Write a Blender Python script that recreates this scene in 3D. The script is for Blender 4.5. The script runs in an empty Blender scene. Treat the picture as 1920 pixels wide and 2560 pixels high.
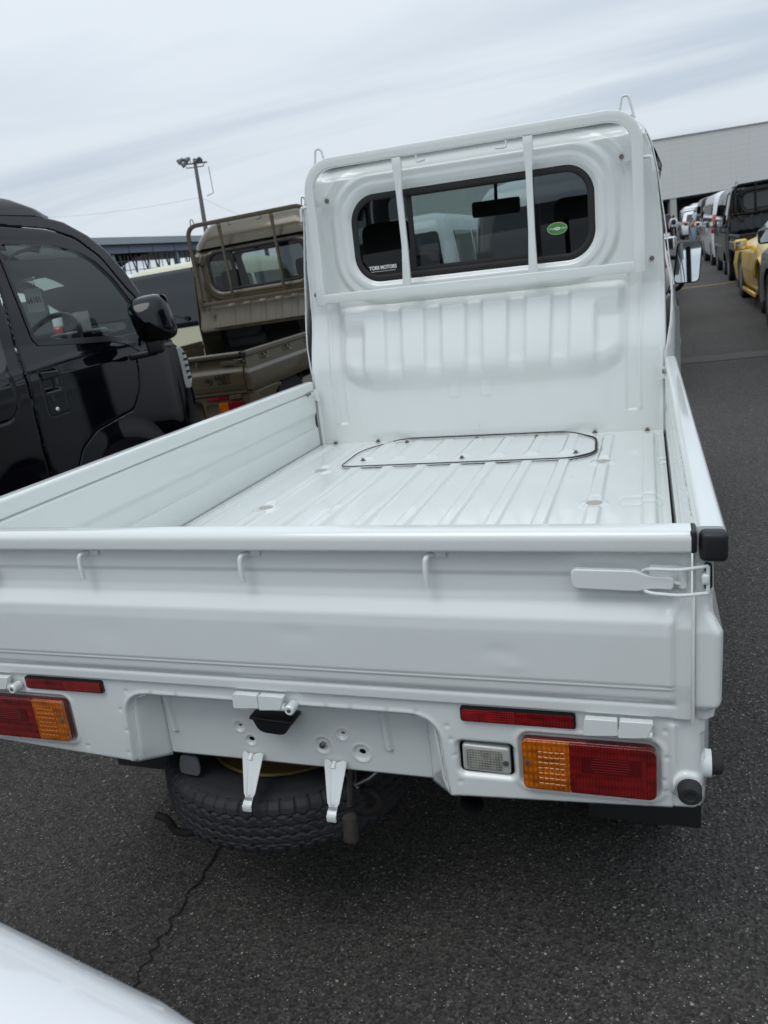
import bpy, bmesh, math, random
import numpy as np
from mathutils import Vector, Matrix
random.seed(7); rng = np.random.default_rng(7)
S = bpy.context.scene
COL = S.collection
PI = math.pi

# ------------------------------------------------------------------ camera
C = Vector((0.69218508, -1.04952599, 1.3318333))
YAW, PITCH, ROLL = 0.354769052532213, -0.29881342754546714, -0.16072283958044847
def cam_axes(y, p, r):
    f = Vector((-math.sin(y)*math.cos(p), math.cos(y)*math.cos(p), math.sin(p)))
    rt = Vector((math.cos(y), math.sin(y), 0)); up = rt.cross(f)
    return rt*math.cos(r)+up*math.sin(r), up*math.cos(r)-rt*math.sin(r), f
rt, up, fw = cam_axes(YAW, PITCH, ROLL)
cam = bpy.data.cameras.new('camera'); camo = bpy.data.objects.new('camera', cam); COL.objects.link(camo)
camo.matrix_world = Matrix(((rt.x, up.x, -fw.x, C.x), (rt.y, up.y, -fw.y, C.y), (rt.z, up.z, -fw.z, C.z), (0, 0, 0, 1)))
cam.sensor_fit = 'VERTICAL'; cam.sensor_height = 36.0; cam.lens = 36.0*1957.8208/2560
cam.clip_start = 0.02; cam.clip_end = 3000
cam.dof.use_dof = True; cam.dof.focus_distance = 1.55; cam.dof.aperture_fstop = 9.5
S.camera = camo
def px2ray(u, v):
    return (rt*((u-960)/1957.82) - up*((v-1280)/1957.82) + fw)
def at_depth(u, v, d): return C + px2ray(u, v)*d

# ------------------------------------------------------------------ world, sun, exposure
S.view_settings.view_transform = 'Standard'; S.view_settings.look = 'None'
S.view_settings.gamma = 1; S.view_settings.exposure = 0.06
W = bpy.data.worlds.new('World'); S.world = W; W.use_nodes = True
SUN_EL, SUN_AZ = math.radians(62), math.radians(200)
def build_world():
    nt = W.node_tree; nt.nodes.clear(); N = nt.nodes.new; L = nt.links.new
    out = N('ShaderNodeOutputWorld'); tc = N('ShaderNodeTexCoord')
    sky = N('ShaderNodeTexSky'); sky.sky_type = 'NISHITA'; sky.sun_disc = False
    sky.sun_elevation = SUN_EL; sky.sun_rotation = SUN_AZ; sky.air_density = 1.0
    bg1 = N('ShaderNodeBackground'); bg1.inputs['Strength'].default_value = 0.07; L(sky.outputs[0], bg1.inputs['Color'])
    sep = N('ShaderNodeSeparateXYZ'); L(tc.outputs['Generated'], sep.inputs[0])
    # cloud deck: project the view direction on a flat layer, so streaks foreshorten toward the horizon
    zz = N('ShaderNodeMath'); zz.operation = 'MAXIMUM'; L(sep.outputs['Z'], zz.inputs[0]); zz.inputs[1].default_value = 0.0
    za = N('ShaderNodeMath'); za.operation = 'ADD'; L(zz.outputs[0], za.inputs[0]); za.inputs[1].default_value = 0.10
    dx = N('ShaderNodeMath'); dx.operation = 'DIVIDE'; L(sep.outputs['X'], dx.inputs[0]); L(za.outputs[0], dx.inputs[1])
    dy = N('ShaderNodeMath'); dy.operation = 'DIVIDE'; L(sep.outputs['Y'], dy.inputs[0]); L(za.outputs[0], dy.inputs[1])
    cmb = N('ShaderNodeCombineXYZ'); L(dx.outputs[0], cmb.inputs[0]); L(dy.outputs[0], cmb.inputs[1])
    mp = N('ShaderNodeMapping'); mp.inputs['Rotation'].default_value = (0, 0, math.radians(-14)); mp.inputs['Scale'].default_value = (0.26, 0.66, 1)
    L(cmb.outputs[0], mp.inputs[0])
    n1 = N('ShaderNodeTexNoise'); n1.inputs['Scale'].default_value = 1.1; n1.inputs['Detail'].default_value = 5; n1.inputs['Roughness'].default_value = 0.53; n1.inputs['Distortion'].default_value = 0.5
    L(mp.outputs[0], n1.inputs['Vector'])
    mp2 = N('ShaderNodeMapping'); mp2.inputs['Rotation'].default_value = (0, 0, math.radians(-22)); mp2.inputs['Scale'].default_value = (0.16, 0.3, 1); mp2.inputs['Location'].default_value = (3.1, 1.7, 0)
    L(cmb.outputs[0], mp2.inputs[0])
    n2 = N('ShaderNodeTexNoise'); n2.inputs['Scale'].default_value = 1.0; n2.inputs['Detail'].default_value = 3; L(mp2.outputs[0], n2.inputs['Vector'])
    ad = N('ShaderNodeMath'); ad.operation = 'MULTIPLY_ADD'; L(n2.outputs[0], ad.inputs[0]); ad.inputs[1].default_value = 0.9
    L(n1.outputs[0], ad.inputs[2])
    rp = N('ShaderNodeValToRGB'); e = rp.color_ramp.elements
    e[0].position = 0.66; e[0].color = (0.445, 0.51, 0.595, 1); e[1].position = 1.0; e[1].color = (0.69, 0.75, 0.81, 1)
    m = rp.color_ramp.elements.new(0.84); m.color = (0.53, 0.60, 0.68, 1)
    L(ad.outputs[0], rp.inputs[0])
    # an overcast sky is brighter toward the zenith
    mr = N('ShaderNodeMapRange'); L(sep.outputs['Z'], mr.inputs['Value'])
    mr.inputs['From Min'].default_value = 0.0; mr.inputs['From Max'].default_value = 1.0
    mr.inputs['To Min'].default_value = 1.0; mr.inputs['To Max'].default_value = 1.68
    bg2 = N('ShaderNodeBackground'); L(rp.outputs[0], bg2.inputs['Color']); L(mr.outputs[0], bg2.inputs['Strength'])
    mix = N('ShaderNodeMixShader'); mix.inputs[0].default_value = 0.88
    L(bg1.outputs[0], mix.inputs[1]); L(bg2.outputs[0], mix.inputs[2]); L(mix.outputs[0], out.inputs[0])
build_world()
sun = bpy.data.lights.new('sun', 'SUN'); suno = bpy.data.objects.new('sun', sun); COL.objects.link(suno)
sun.energy = 0.75; sun.angle = math.radians(30); sun.color = (1, 0.98, 0.955)
# NISHITA rotation is measured clockwise from +Y
sd = Vector((math.sin(SUN_AZ)*math.cos(SUN_EL), math.cos(SUN_AZ)*math.cos(SUN_EL), math.sin(SUN_EL)))
suno.rotation_euler = sd.to_track_quat('Z', 'Y').to_euler(); suno.location = (0, 0, 30)

# ------------------------------------------------------------------ materials
def newmat(name):
    m = bpy.data.materials.new(name); m.use_nodes = True; nt = m.node_tree
    b = nt.nodes['Principled BSDF']; return m, nt, b
def simple(name, col, rough=0.5, metal=0.0, coat=0.0, spec=0.5, noise=0.0, nscale=20, bump=0.0, bscale=60, rvar=0.0):
    m, nt, b = newmat(name); N = nt.nodes.new; L = nt.links.new
    b.inputs['Base Color'].default_value = (*col, 1); b.inputs['Roughness'].default_value = rough
    b.inputs['Metallic'].default_value = metal; b.inputs['Coat Weight'].default_value = coat; b.inputs['Coat Roughness'].default_value = 0.04
    b.inputs['Specular IOR Level'].default_value = spec
    if noise or bump or rvar:
        tc = N('ShaderNodeTexCoord')
    if noise or rvar:
        n = N('ShaderNodeTexNoise'); n.inputs['Scale'].default_value = nscale; n.inputs['Detail'].default_value = 5; L(tc.outputs['Object'], n.inputs['Vector'])
    if noise:
        mx = N('ShaderNodeMix'); mx.data_type = 'RGBA'
        mx.inputs[6].default_value = (*[c*(1-noise) for c in col], 1); mx.inputs[7].default_value = (*[min(1, c*(1+noise)) for c in col], 1)
        L(n.outputs[0], mx.inputs[0]); L(mx.outputs[2], b.inputs['Base Color'])
    if rvar:
        mr = N('ShaderNodeMapRange'); mr.inputs['From Min'].default_value = 0.3; mr.inputs['From Max'].default_value = 0.7
        mr.inputs['To Min'].default_value = max(0.02, rough-rvar); mr.inputs['To Max'].default_value = rough+rvar
        L(n.outputs[0], mr.inputs['Value']); L(mr.outputs[0], b.inputs['Roughness'])
    if bump:
        n2 = N('ShaderNodeTexNoise'); n2.inputs['Scale'].default_value = bscale; n2.inputs['Detail'].default_value = 4; L(tc.outputs['Object'], n2.inputs['Vector'])
        bp = N('ShaderNodeBump'); bp.inputs['Strength'].default_value = bump; bp.inputs['Distance'].default_value = 0.002
        L(n2.outputs[0], bp.inputs['Height']); L(bp.outputs[0], b.inputs['Normal'])
    return m
def paint(name, col, rough=0.3, coat=0.6, waves=0.12, metal=0.0, dirt=0.05, spec=0.5):
    """car paint: slight sheet-metal waviness, faint dust"""
    m, nt, b = newmat(name); N = nt.nodes.new; L = nt.links.new
    tc = N('ShaderNodeTexCoord')
    n = N('ShaderNodeTexNoise'); n.inputs['Scale'].default_value = 2.2; n.inputs['Detail'].default_value = 7; n.inputs['Roughness'].default_value = 0.62
    L(tc.outputs['Object'], n.inputs['Vector'])
    mr = N('ShaderNodeMapRange'); mr.inputs['From Min'].default_value = 0.35; mr.inputs['From Max'].default_value = 0.75
    mr.inputs['To Min'].default_value = 0; mr.inputs['To Max'].default_value = 1; L(n.outputs[0], mr.inputs['Value'])
    mx = N('ShaderNodeMix'); mx.data_type = 'RGBA'; mx.inputs[6].default_value = (*col, 1)
    mx.inputs[7].default_value = (*[c*(1-dirt)+0.25*dirt for c in col], 1)
    L(mr.outputs[0], mx.inputs[0]); L(mx.outputs[2], b.inputs['Base Color'])
    r2 = N('ShaderNodeMapRange'); r2.inputs['From Min'].default_value = 0.3; r2.inputs['From Max'].default_value = 0.7
    r2.inputs['To Min'].default_value = rough*0.8; r2.inputs['To Max'].default_value = rough*1.3; L(n.outputs[0], r2.inputs['Value']); L(r2.outputs[0], b.inputs['Roughness'])
    b.inputs['Metallic'].default_value = metal; b.inputs['Specular IOR Level'].default_value = spec
    b.inputs['Coat Weight'].default_value = coat; b.inputs['Coat Roughness'].default_value = 0.05
    w = N('ShaderNodeTexNoise'); w.inputs['Scale'].default_value = 3.5; w.inputs['Detail'].default_value = 1.5; L(tc.outputs['Object'], w.inputs['Vector'])
    bp = N('ShaderNodeBump'); bp.inputs['Strength'].default_value = waves; bp.inputs['Distance'].default_value = 0.01
    L(w.outputs[0], bp.inputs['Height']); L(bp.outputs[0], b.inputs['Normal']); L(bp.outputs[0], b.inputs['Coat Normal'])
    return m
def glassmat(name, tint=(0.6, 0.68, 0.66), refl=1.0):
    m = bpy.data.materials.new(name); m.use_nodes = True; nt = m.node_tree; nt.nodes.clear(); N = nt.nodes.new; L = nt.links.new
    o = N('ShaderNodeOutputMaterial'); t = N('ShaderNodeBsdfTransparent'); t.inputs[0].default_value = (*tint, 1)
    g = N('ShaderNodeBsdfGlossy'); g.inputs['Roughness'].default_value = 0.0; g.inputs[0].default_value = (refl, refl, refl, 1)
    fr = N('ShaderNodeFresnel'); fr.inputs[0].default_value = 1.42
    mx = N('ShaderNodeMixShader'); L(fr.outputs[0], mx.inputs[0]); L(t.outputs[0], mx.inputs[1]); L(g.outputs[0], mx.inputs[2]); L(mx.outputs[0], o.inputs[0])
    return m
M = {}
M['white'] = paint('white_paint', (0.770, 0.803, 0.780), 0.20, 0.8, 0.022, dirt=0.04)
def weather(m):
    nt = m.node_tree; N = nt.nodes.new; L = nt.links.new; b = nt.nodes['Principled BSDF']
    src = b.inputs['Base Color'].links[0].from_socket
    tc = N('ShaderNodeTexCoord')
    # long faint scuffs
    mp = N('ShaderNodeMapping'); mp.inputs['Scale'].default_value = (2.5, 2.5, 40); mp.inputs['Rotation'].default_value = (0.25, 0.35, 0.1); L(tc.outputs['Object'], mp.inputs[0])
    n = N('ShaderNodeTexNoise'); n.inputs['Scale'].default_value = 3.0; n.inputs['Detail'].default_value = 8; n.inputs['Roughness'].default_value = 0.7; L(mp.outputs[0], n.inputs[0])
    n2 = N('ShaderNodeTexNoise'); n2.inputs['Scale'].default_value = 2.2; n2.inputs['Detail'].default_value = 3; L(tc.outputs['Object'], n2.inputs[0])
    a = N('ShaderNodeMapRange'); a.inputs['From Min'].default_value = 0.60; a.inputs['From Max'].default_value = 0.72; L(n.outputs[0], a.inputs['Value'])
    a2 = N('ShaderNodeMapRange'); a2.inputs['From Min'].default_value = 0.50; a2.inputs['From Max'].default_value = 0.62; L(n2.outputs[0], a2.inputs['Value'])
    ml = N('ShaderNodeMath'); ml.operation = 'MULTIPLY'; L(a.outputs[0], ml.inputs[0]); L(a2.outputs[0], ml.inputs[1])
    ml2 = N('ShaderNodeMath'); ml2.operation = 'MULTIPLY'; L(ml.outputs[0], ml2.inputs[0]); ml2.inputs[1].default_value = 0.03
    mx = N('ShaderNodeMix'); mx.data_type = 'RGBA'; L(ml2.outputs[0], mx.inputs[0]); L(src, mx.inputs[6]); mx.inputs[7].default_value = (0.40, 0.40, 0.38, 1)
    # sparse specks and chips
    v = N('ShaderNodeTexVoronoi'); v.inputs['Scale'].default_value = 16; L(tc.outputs['Object'], v.inputs['Vector'])
    sc = N('ShaderNodeSeparateColor'); L(v.outputs['Color'], sc.inputs[0])
    g = N('ShaderNodeMath'); g.operation = 'GREATER_THAN'; L(sc.outputs[0], g.inputs[0]); g.inputs[1].default_value = 0.93
    d = N('ShaderNodeMath'); d.operation = 'LESS_THAN'; L(v.outputs['Distance'], d.inputs[0]); d.inputs[1].default_value = 0.030
    m3 = N('ShaderNodeMath'); m3.operation = 'MULTIPLY'; L(g.outputs[0], m3.inputs[0]); L(d.outputs[0], m3.inputs[1])
    m4 = N('ShaderNodeMath'); m4.operation = 'MULTIPLY'; L(m3.outputs[0], m4.inputs[0]); m4.inputs[1].default_value = 0.75
    mx2 = N('ShaderNodeMix'); mx2.data_type = 'RGBA'; L(m4.outputs[0], mx2.inputs[0]); L(mx.outputs[2], mx2.inputs[6]); mx2.inputs[7].default_value = (0.13, 0.10, 0.08, 1)
    L(mx2.outputs[2], b.inputs['Base Color'])
weather(M['white'])
M['black_paint'] = paint('black_paint', (0.003, 0.003, 0.005), 0.04, 0.0, 0.045, dirt=0.004, spec=0.42)
M['black_truck'] = paint('black_truck_paint', (0.003, 0.0035, 0.006), 0.07, 0.0, 0.06, dirt=0.005, spec=0.42)
M['olive'] = paint('olive_paint', (0.088, 0.070, 0.038), 0.32, 0.5, 0.06, metal=0.2)
M['cream'] = paint('cream_paint', (0.62, 0.60, 0.42), 0.3, 0.5)
M['silver'] = paint('silver_paint', (0.42, 0.43, 0.44), 0.32, 0.6, metal=0.5)
M['yellow'] = paint('yellow_paint', (0.85, 0.53, 0.012), 0.22, 0.35, 0.06)
M['orange'] = paint('orange_paint', (0.55, 0.30, 0.08), 0.3, 0.8)
M['brown'] = paint('brown_paint', (0.13, 0.07, 0.045), 0.3, 0.8)
M['blue'] = paint('light_blue_paint', (0.22, 0.33, 0.40), 0.3, 0.8)
M['pearl'] = paint('pearl_paint', (0.78, 0.79, 0.80), 0.25, 0.8)
M['graphite'] = paint('graphite_paint', (0.018, 0.019, 0.022), 0.18, 0.3, metal=0.2, dirt=0.01)
M['rubber'] = simple('rubber', (0.012, 0.012, 0.014), 0.45, bump=0.15, bscale=300)
M['rubber_matt'] = simple('matt_rubber', (0.018, 0.018, 0.018), 0.75)
M['tyre'] = simple('tyre_rubber', (0.022, 0.022, 0.025), 0.72, noise=0.35, nscale=30, bump=0.3, bscale=180)
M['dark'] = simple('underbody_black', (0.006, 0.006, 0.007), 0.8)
M['plastic'] = simple('black_plastic', (0.010, 0.010, 0.012), 0.4)
M['interior'] = simple('cabin_grey', (0.05, 0.052, 0.055), 0.8, noise=0.2)
M['seat'] = simple('seat_cloth', (0.07, 0.072, 0.078), 0.95, bump=0.3, bscale=400)
M['glass'] = glassmat('window_glass', (0.54, 0.61, 0.60))
M['tint'] = glassmat('tinted_glass', (0.13, 0.14, 0.15))
M['green_glass'] = glassmat('green_glass', (0.84, 0.93, 0.90))
M['dark_glass'] = simple('dark_glass', (0.008, 0.009, 0.011), 0.03, spec=0.8)
M['mirror'] = simple('mirror_glass', (0.85, 0.9, 0.9), 0.01, metal=1.0)
M['chrome'] = simple('chrome', (0.75, 0.75, 0.76), 0.12, metal=1.0)
M['steel'] = simple('steel', (0.35, 0.34, 0.33), 0.35, metal=0.9, noise=0.2)
M['bolt'] = simple('bolt_steel', (0.22, 0.19, 0.16), 0.5, metal=0.7, noise=0.4, nscale=200)
M['rust'] = simple('rusty_steel', (0.06, 0.052, 0.046), 0.85, noise=0.5, nscale=80, bump=0.5, bscale=150)
M['gold'] = simple('brass_plated_rim', (0.30, 0.22, 0.09), 0.5, metal=0.6, noise=0.4, nscale=40)
M['plug'] = simple('floor_plug', (0.42, 0.40, 0.36), 0.7)
M['sealer'] = simple('seam_sealer', (0.72, 0.74, 0.70), 0.6, bump=0.6, bscale=60)
M['wheel'] = simple('alloy_wheel', (0.45, 0.46, 0.48), 0.3, metal=0.8)
M['clear_lens'] = simple('clear_lens', (0.46, 0.47, 0.44), 0.12, coat=1, spec=0.7)
M['white_ink'] = simple('white_ink', (0.8, 0.8, 0.8), 0.5)
M['black_ink'] = simple('black_ink', (0.012, 0.012, 0.014), 0.4)
M['paper'] = simple('paper', (0.88, 0.90, 0.86), 0.8)
M['grey_ink'] = simple('grey_ink', (0.10, 0.11, 0.11), 0.7)
M['green_sticker'] = simple('green_sticker', (0.06, 0.25, 0.05), 0.4, noise=0.25, nscale=60)
M['cream_sticker'] = simple('cream_sticker', (0.62, 0.66, 0.45), 0.4)
M['red_sticker'] = simple('red_sticker', (0.5, 0.04, 0.03), 0.4)
M['galv'] = simple('galvanised', (0.16, 0.16, 0.16), 0.6, noise=0.3, nscale=6)
M['pole'] = simple('weathered_pole', (0.085, 0.08, 0.08), 0.7, noise=0.3, nscale=5)
def lens(name, col, kind):
    """moulded lamp lens: prisms as a fine bump over a coloured glossy body"""
    m, nt, b = newmat(name); N = nt.nodes.new; L = nt.links.new
    b.inputs['Roughness'].default_value = 0.12; b.inputs['Coat Weight'].default_value = 1.0; b.inputs['Coat Roughness'].default_value = 0.02
    tc = N('ShaderNodeTexCoord'); sp = N('ShaderNodeSeparateXYZ'); L(tc.outputs['Object'], sp.inputs[0])
    def tri(sock, freq):
        a = N('ShaderNodeMath'); a.operation = 'MULTIPLY'; L(sp.outputs[sock], a.inputs[0]); a.inputs[1].default_value = freq
        f = N('ShaderNodeMath'); f.operation = 'PINGPONG'; L(a.outputs[0], f.inputs[0]); f.inputs[1].default_value = 1.0; return f
    fx = tri('X', kind[0]); fz = tri('Z', kind[1])
    ml = N('ShaderNodeMath'); ml.operation = 'MULTIPLY'; L(fx.outputs[0], ml.inputs[0]); L(fz.outputs[0], ml.inputs[1])
    n = N('ShaderNodeTexNoise'); n.inputs['Scale'].default_value = 45; n.inputs['Detail'].default_value = 2; L(tc.outputs['Object'], n.inputs['Vector'])
    a2 = N('ShaderNodeMath'); a2.operation = 'MULTIPLY_ADD'; L(ml.outputs[0], a2.inputs[0]); a2.inputs[1].default_value = 0.55
    L(n.outputs[0], a2.inputs[2])
    rp = N('ShaderNodeValToRGB'); e = rp.color_ramp.elements; e[0].position = 0.35; e[1].position = 0.95
    e[0].color = (*[c*0.55 for c in col], 1); e[1].color = (*[min(1, c*1.5) for c in col], 1)
    L(a2.outputs[0], rp.inputs[0]); L(rp.outputs[0], b.inputs['Base Color'])
    bp = N('ShaderNodeBump'); bp.inputs['Strength'].default_value = 0.45; bp.inputs['Distance'].default_value = 0.0015; L(ml.outputs[0], bp.inputs['Height']); L(bp.outputs[0], b.inputs['Normal'])
    return m
M['red_lens'] = lens('red_lens', (0.165, 0.004, 0.005), (420, 130))
M['amber_lens'] = lens('amber_lens', (0.42, 0.098, 0.004), (260, 150))
M['reflector'] = lens('red_reflector', (0.24, 0.006, 0.008), (500, 500))
M['reverse_lens'] = lens('reverse_lens', (0.27, 0.27, 0.235), (420, 420))
def asphalt():
    m, nt, b = newmat('asphalt'); N = nt.nodes.new; L = nt.links.new
    tc = N('ShaderNodeTexCoord')
    big = N('ShaderNodeTexNoise'); big.inputs['Scale'].default_value = 0.35; big.inputs['Detail'].default_value = 8; big.inputs['Roughness'].default_value = 0.6; L(tc.outputs['Object'], big.inputs[0])
    fine = N('ShaderNodeTexNoise'); fine.inputs['Scale'].default_value = 150; fine.inputs['Detail'].default_value = 4; fine.inputs['Roughness'].default_value = 0.65; L(tc.outputs['Object'], fine.inputs[0])
    vor = N('ShaderNodeTexVoronoi'); vor.inputs['Scale'].default_value = 120; L(tc.outputs['Object'], vor.inputs['Vector'])
    # stones exposed in the binder
    r = N('ShaderNodeValToRGB'); e = r.color_ramp.elements
    e[0].position = 0.36; e[0].color = (0.030, 0.0275, 0.0255, 1); e[1].position = 0.70; e[1].color = (0.108, 0.100, 0.091, 1)
    L(fine.outputs[0], r.inputs[0])
    mb = N('ShaderNodeMix'); mb.data_type = 'RGBA'; mb.blend_type = 'MULTIPLY'; mb.inputs[0].default_value = 1
    mr = N('ShaderNodeMapRange'); mr.inputs['From Min'].default_value = 0.3; mr.inputs['From Max'].default_value = 0.7; mr.inputs['To Min'].default_value = 0.66; mr.inputs['To Max'].default_value = 1.22
    L(big.outputs[0], mr.inputs['Value']); L(r.outputs[0], mb.inputs[6]); L(mr.outputs[0], mb.inputs[7])
    # voronoi cell brightness -> individual stones, a few pale ones
    sep = N('ShaderNodeSeparateColor'); L(vor.outputs['Color'], sep.inputs[0])
    st = N('ShaderNodeMapRange'); st.inputs['From Min'].default_value = 0.0; st.inputs['From Max'].default_value = 1.0; st.inputs['To Min'].default_value = 0.65; st.inputs['To Max'].default_value = 1.5; L(sep.outputs[0], st.inputs['Value'])
    mb2 = N('ShaderNodeMix'); mb2.data_type = 'RGBA'; mb2.blend_type = 'MULTIPLY'; mb2.inputs[0].default_value = 1; L(mb.outputs[2], mb2.inputs[6]); L(st.outputs[0], mb2.inputs[7])
    def flecks(scale, thr, size, seedax, prev, colr):
        v = N('ShaderNodeTexVoronoi'); v.inputs['Scale'].default_value = scale; v.inputs['Randomness'].default_value = 1.0
        wn = N('ShaderNodeTexNoise'); wn.inputs['Scale'].default_value = scale*2.2; L(tc.outputs['Object'], wn.inputs[0])
        vm = N('ShaderNodeMixRGB'); vm.inputs[0].default_value = 0.004*40/scale*2; L(tc.outputs['Object'], vm.inputs[1]); L(wn.outputs['Color'], vm.inputs[2])
        L(vm.outputs[0], v.inputs['Vector'])
        s2 = N('ShaderNodeSeparateColor'); L(v.outputs['Color'], s2.inputs[0])
        g = N('ShaderNodeMath'); g.operation = 'GREATER_THAN'; L(s2.outputs[seedax], g.inputs[0]); g.inputs[1].default_value = thr
        d = N('ShaderNodeMath'); d.operation = 'LESS_THAN'; L(v.outputs['Distance'], d.inputs[0]); d.inputs[1].default_value = size
        ml = N('ShaderNodeMath'); ml.operation = 'MULTIPLY'; L(g.outputs[0], ml.inputs[0]); L(d.outputs[0], ml.inputs[1])
        br = N('ShaderNodeMath'); br.operation = 'MULTIPLY'; L(ml.outputs[0], br.inputs[0]); L(s2.outputs[(seedax+1) % 3], br.inputs[1])
        mx = N('ShaderNodeMix'); mx.data_type = 'RGBA'; L(br.outputs[0], mx.inputs[0]); L(prev, mx.inputs[6]); mx.inputs[7].default_value = (*colr, 1)
        return mx.outputs[2]
    c = flecks(85, 0.86, 0.30, 0, mb2.outputs[2], (0.22, 0.21, 0.20))
    c = flecks(210, 0.86, 0.38, 1, c, (0.42, 0.41, 0.37))
    c = flecks(48, 0.965, 0.22, 2, c, (0.42, 0.40, 0.33))
    L(c, b.inputs['Base Color'])
    b.inputs['Roughness'].default_value = 0.82; b.inputs['Specular IOR Level'].default_value = 0.35
    bp = N('ShaderNodeBump'); bp.inputs['Strength'].default_value = 0.9; bp.inputs['Distance'].default_value = 0.004
    vb = N('ShaderNodeMath'); vb.operation = 'ADD'; L(vor.outputs['Distance'], vb.inputs[0]); L(fine.outputs[0], vb.inputs[1])
    L(vb.outputs[0], bp.inputs['Height']); L(bp.outputs[0], b.inputs['Normal'])
    return m
M['asphalt'] = asphalt()

# ------------------------------------------------------------------ helpers
def tag(o, label=None, cat=None, group=None, kind=None):
    if label: o['label'] = label
    if cat: o['category'] = cat
    if group: o['group'] = group
    if kind: o['kind'] = kind
    return o
def empty(name, loc=(0, 0, 0), rz=0.0):
    o = bpy.data.objects.new(name, None); COL.objects.link(o); o.location = loc; o.rotation_euler = (0, 0, rz); o.empty_display_size = 0.2
    return o
def mk(name, verts, faces, mat, parent=None, smooth=True, autosmooth=None):
    me = bpy.data.meshes.new(name); me.from_pydata([tuple(v) for v in verts], [], faces); me.update()
    return link(name, me, mat, parent, smooth, autosmooth)
def link(name, me, mat, parent=None, smooth=True, autosmooth=None):
    if mat is not None: me.materials.append(mat if not isinstance(mat, str) else M[mat])
    if smooth:
        me.polygons.foreach_set('use_smooth', [True]*len(me.polygons))
        if autosmooth: me.set_sharp_from_angle(angle=math.radians(autosmooth))
    o = bpy.data.objects.new(name, me); COL.objects.link(o)
    if parent is not None: o.parent = parent
    return o
class MB:
    """collects primitives into one mesh"""
    def __init__(s): s.bm = bmesh.new()
    def box(s, c, d, rot=None, bev=0.0, seg=2):
        r = bmesh.ops.create_cube(s.bm, size=1); vs = r['verts']
        bmesh.ops.scale(s.bm, vec=d, verts=vs)
        if bev:
            es = list({e for v in vs for e in v.link_edges})
            rr = bmesh.ops.bevel(s.bm, geom=es, offset=bev, segments=seg, affect='EDGES', profile=0.5)
            vs = list({v for f in rr['faces'] for v in f.verts} | {v for v in vs if v.is_valid})
        if rot is not None: bmesh.ops.rotate(s.bm, verts=vs, cent=(0, 0, 0), matrix=rot)
        bmesh.ops.translate(s.bm, vec=c, verts=vs); return vs
    def cyl(s, a, b, r, r2=None, n=20, caps=True):
        a, b = Vector(a), Vector(b); d = b-a; L = d.length
        q = bmesh.ops.create_cone(s.bm, cap_ends=caps, cap_tris=False, segments=n, radius1=r, radius2=r if r2 is None else r2, depth=L)
        mt = Matrix.Translation((a+b)/2) @ d.to_track_quat('Z', 'Y').to_matrix().to_4x4()
        bmesh.ops.transform(s.bm, matrix=mt, verts=q['verts']); return q['verts']
    def tube(s, pts, r, n=10, closed=False):
        """round rod swept along a smoothed path"""
        P = [Vector(p) for p in pts]; rings = []
        prev = None
        for i, p in enumerate(P):
            if closed: t = (P[(i+1) % len(P)]-P[i-1]).normalized()
            elif i == 0: t = (P[1]-P[0]).normalized()
            elif i == len(P)-1: t = (P[-1]-P[-2]).normalized()
            else: t = ((P[i+1]-p).normalized()+(p-P[i-1]).normalized()).normalized()
            if prev is None:
                a = Vector((0, 0, 1)) if abs(t.z) < 0.9 else Vector((1, 0, 0)); u = t.cross(a).normalized()
            else: u = (prev-t*prev.dot(t)).normalized()
            prev = u; w = t.cross(u)
            rr = r[i] if isinstance(r, (list, tuple)) else r
            rings.append([s.bm.verts.new(p+(u*math.cos(k*2*PI/n)+w*math.sin(k*2*PI/n))*rr) for k in range(n)])
        m = len(rings)
        for i in range(m if closed else m-1):
            A, B = rings[i], rings[(i+1) % m]
            for k in range(n): s.bm.faces.new((A[k], A[(k+1) % n], B[(k+1) % n], B[k]))
        if not closed: s.bm.faces.new(rings[0][::-1]); s.bm.faces.new(rings[-1])
    def prism(s, pts, axis, a, b):
        """extrude 2D polygon (pts) along axis index from a to b"""
        def P(p, t):
            q = list(p); q.insert(axis, t); return q
        A = [s.bm.verts.new(P(p, a)) for p in pts]; B = [s.bm.verts.new(P(p, b)) for p in pts]; n = len(pts)
        for i in range(n): s.bm.faces.new((A[i], A[(i+1) % n], B[(i+1) % n], B[i]))
        s.bm.faces.new(A[::-1]); s.bm.faces.new(B)
    def lathe(s, prof, n=48, axis='Z', c=(0, 0, 0), closed=False):
        rings = []
        for (r, h) in prof:
            ring = []
            for k in range(n):
                a = 2*PI*k/n; x, y = r*math.cos(a), r*math.sin(a)
                v = {'Z': (x, y, h), 'X': (h, x, y), 'Y': (x, h, y)}[axis]
                ring.append(s.bm.verts.new((v[0]+c[0], v[1]+c[1], v[2]+c[2])))
            rings.append(ring)
        m = len(rings)
        for i in range(m if closed else m-1):
            A, B = rings[i], rings[(i+1) % m]
            for k in range(n): s.bm.faces.new((A[k], A[(k+1) % n], B[(k+1) % n], B[k]))
        if not closed:
            for R, fl in ((rings[0], True), (rings[-1], False)):
                if (R[0].co-R[n//2].co).length > 1e-4: s.bm.faces.new(R[::-1] if fl else R)
    def build(s, name, mat, parent=None, smooth=True, angle=35):
        bmesh.ops.recalc_face_normals(s.bm, faces=s.bm.faces)
        me = bpy.data.meshes.new(name); s.bm.to_mesh(me); s.bm.free()
        return link(name, me, mat, parent, smooth, angle)
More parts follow.
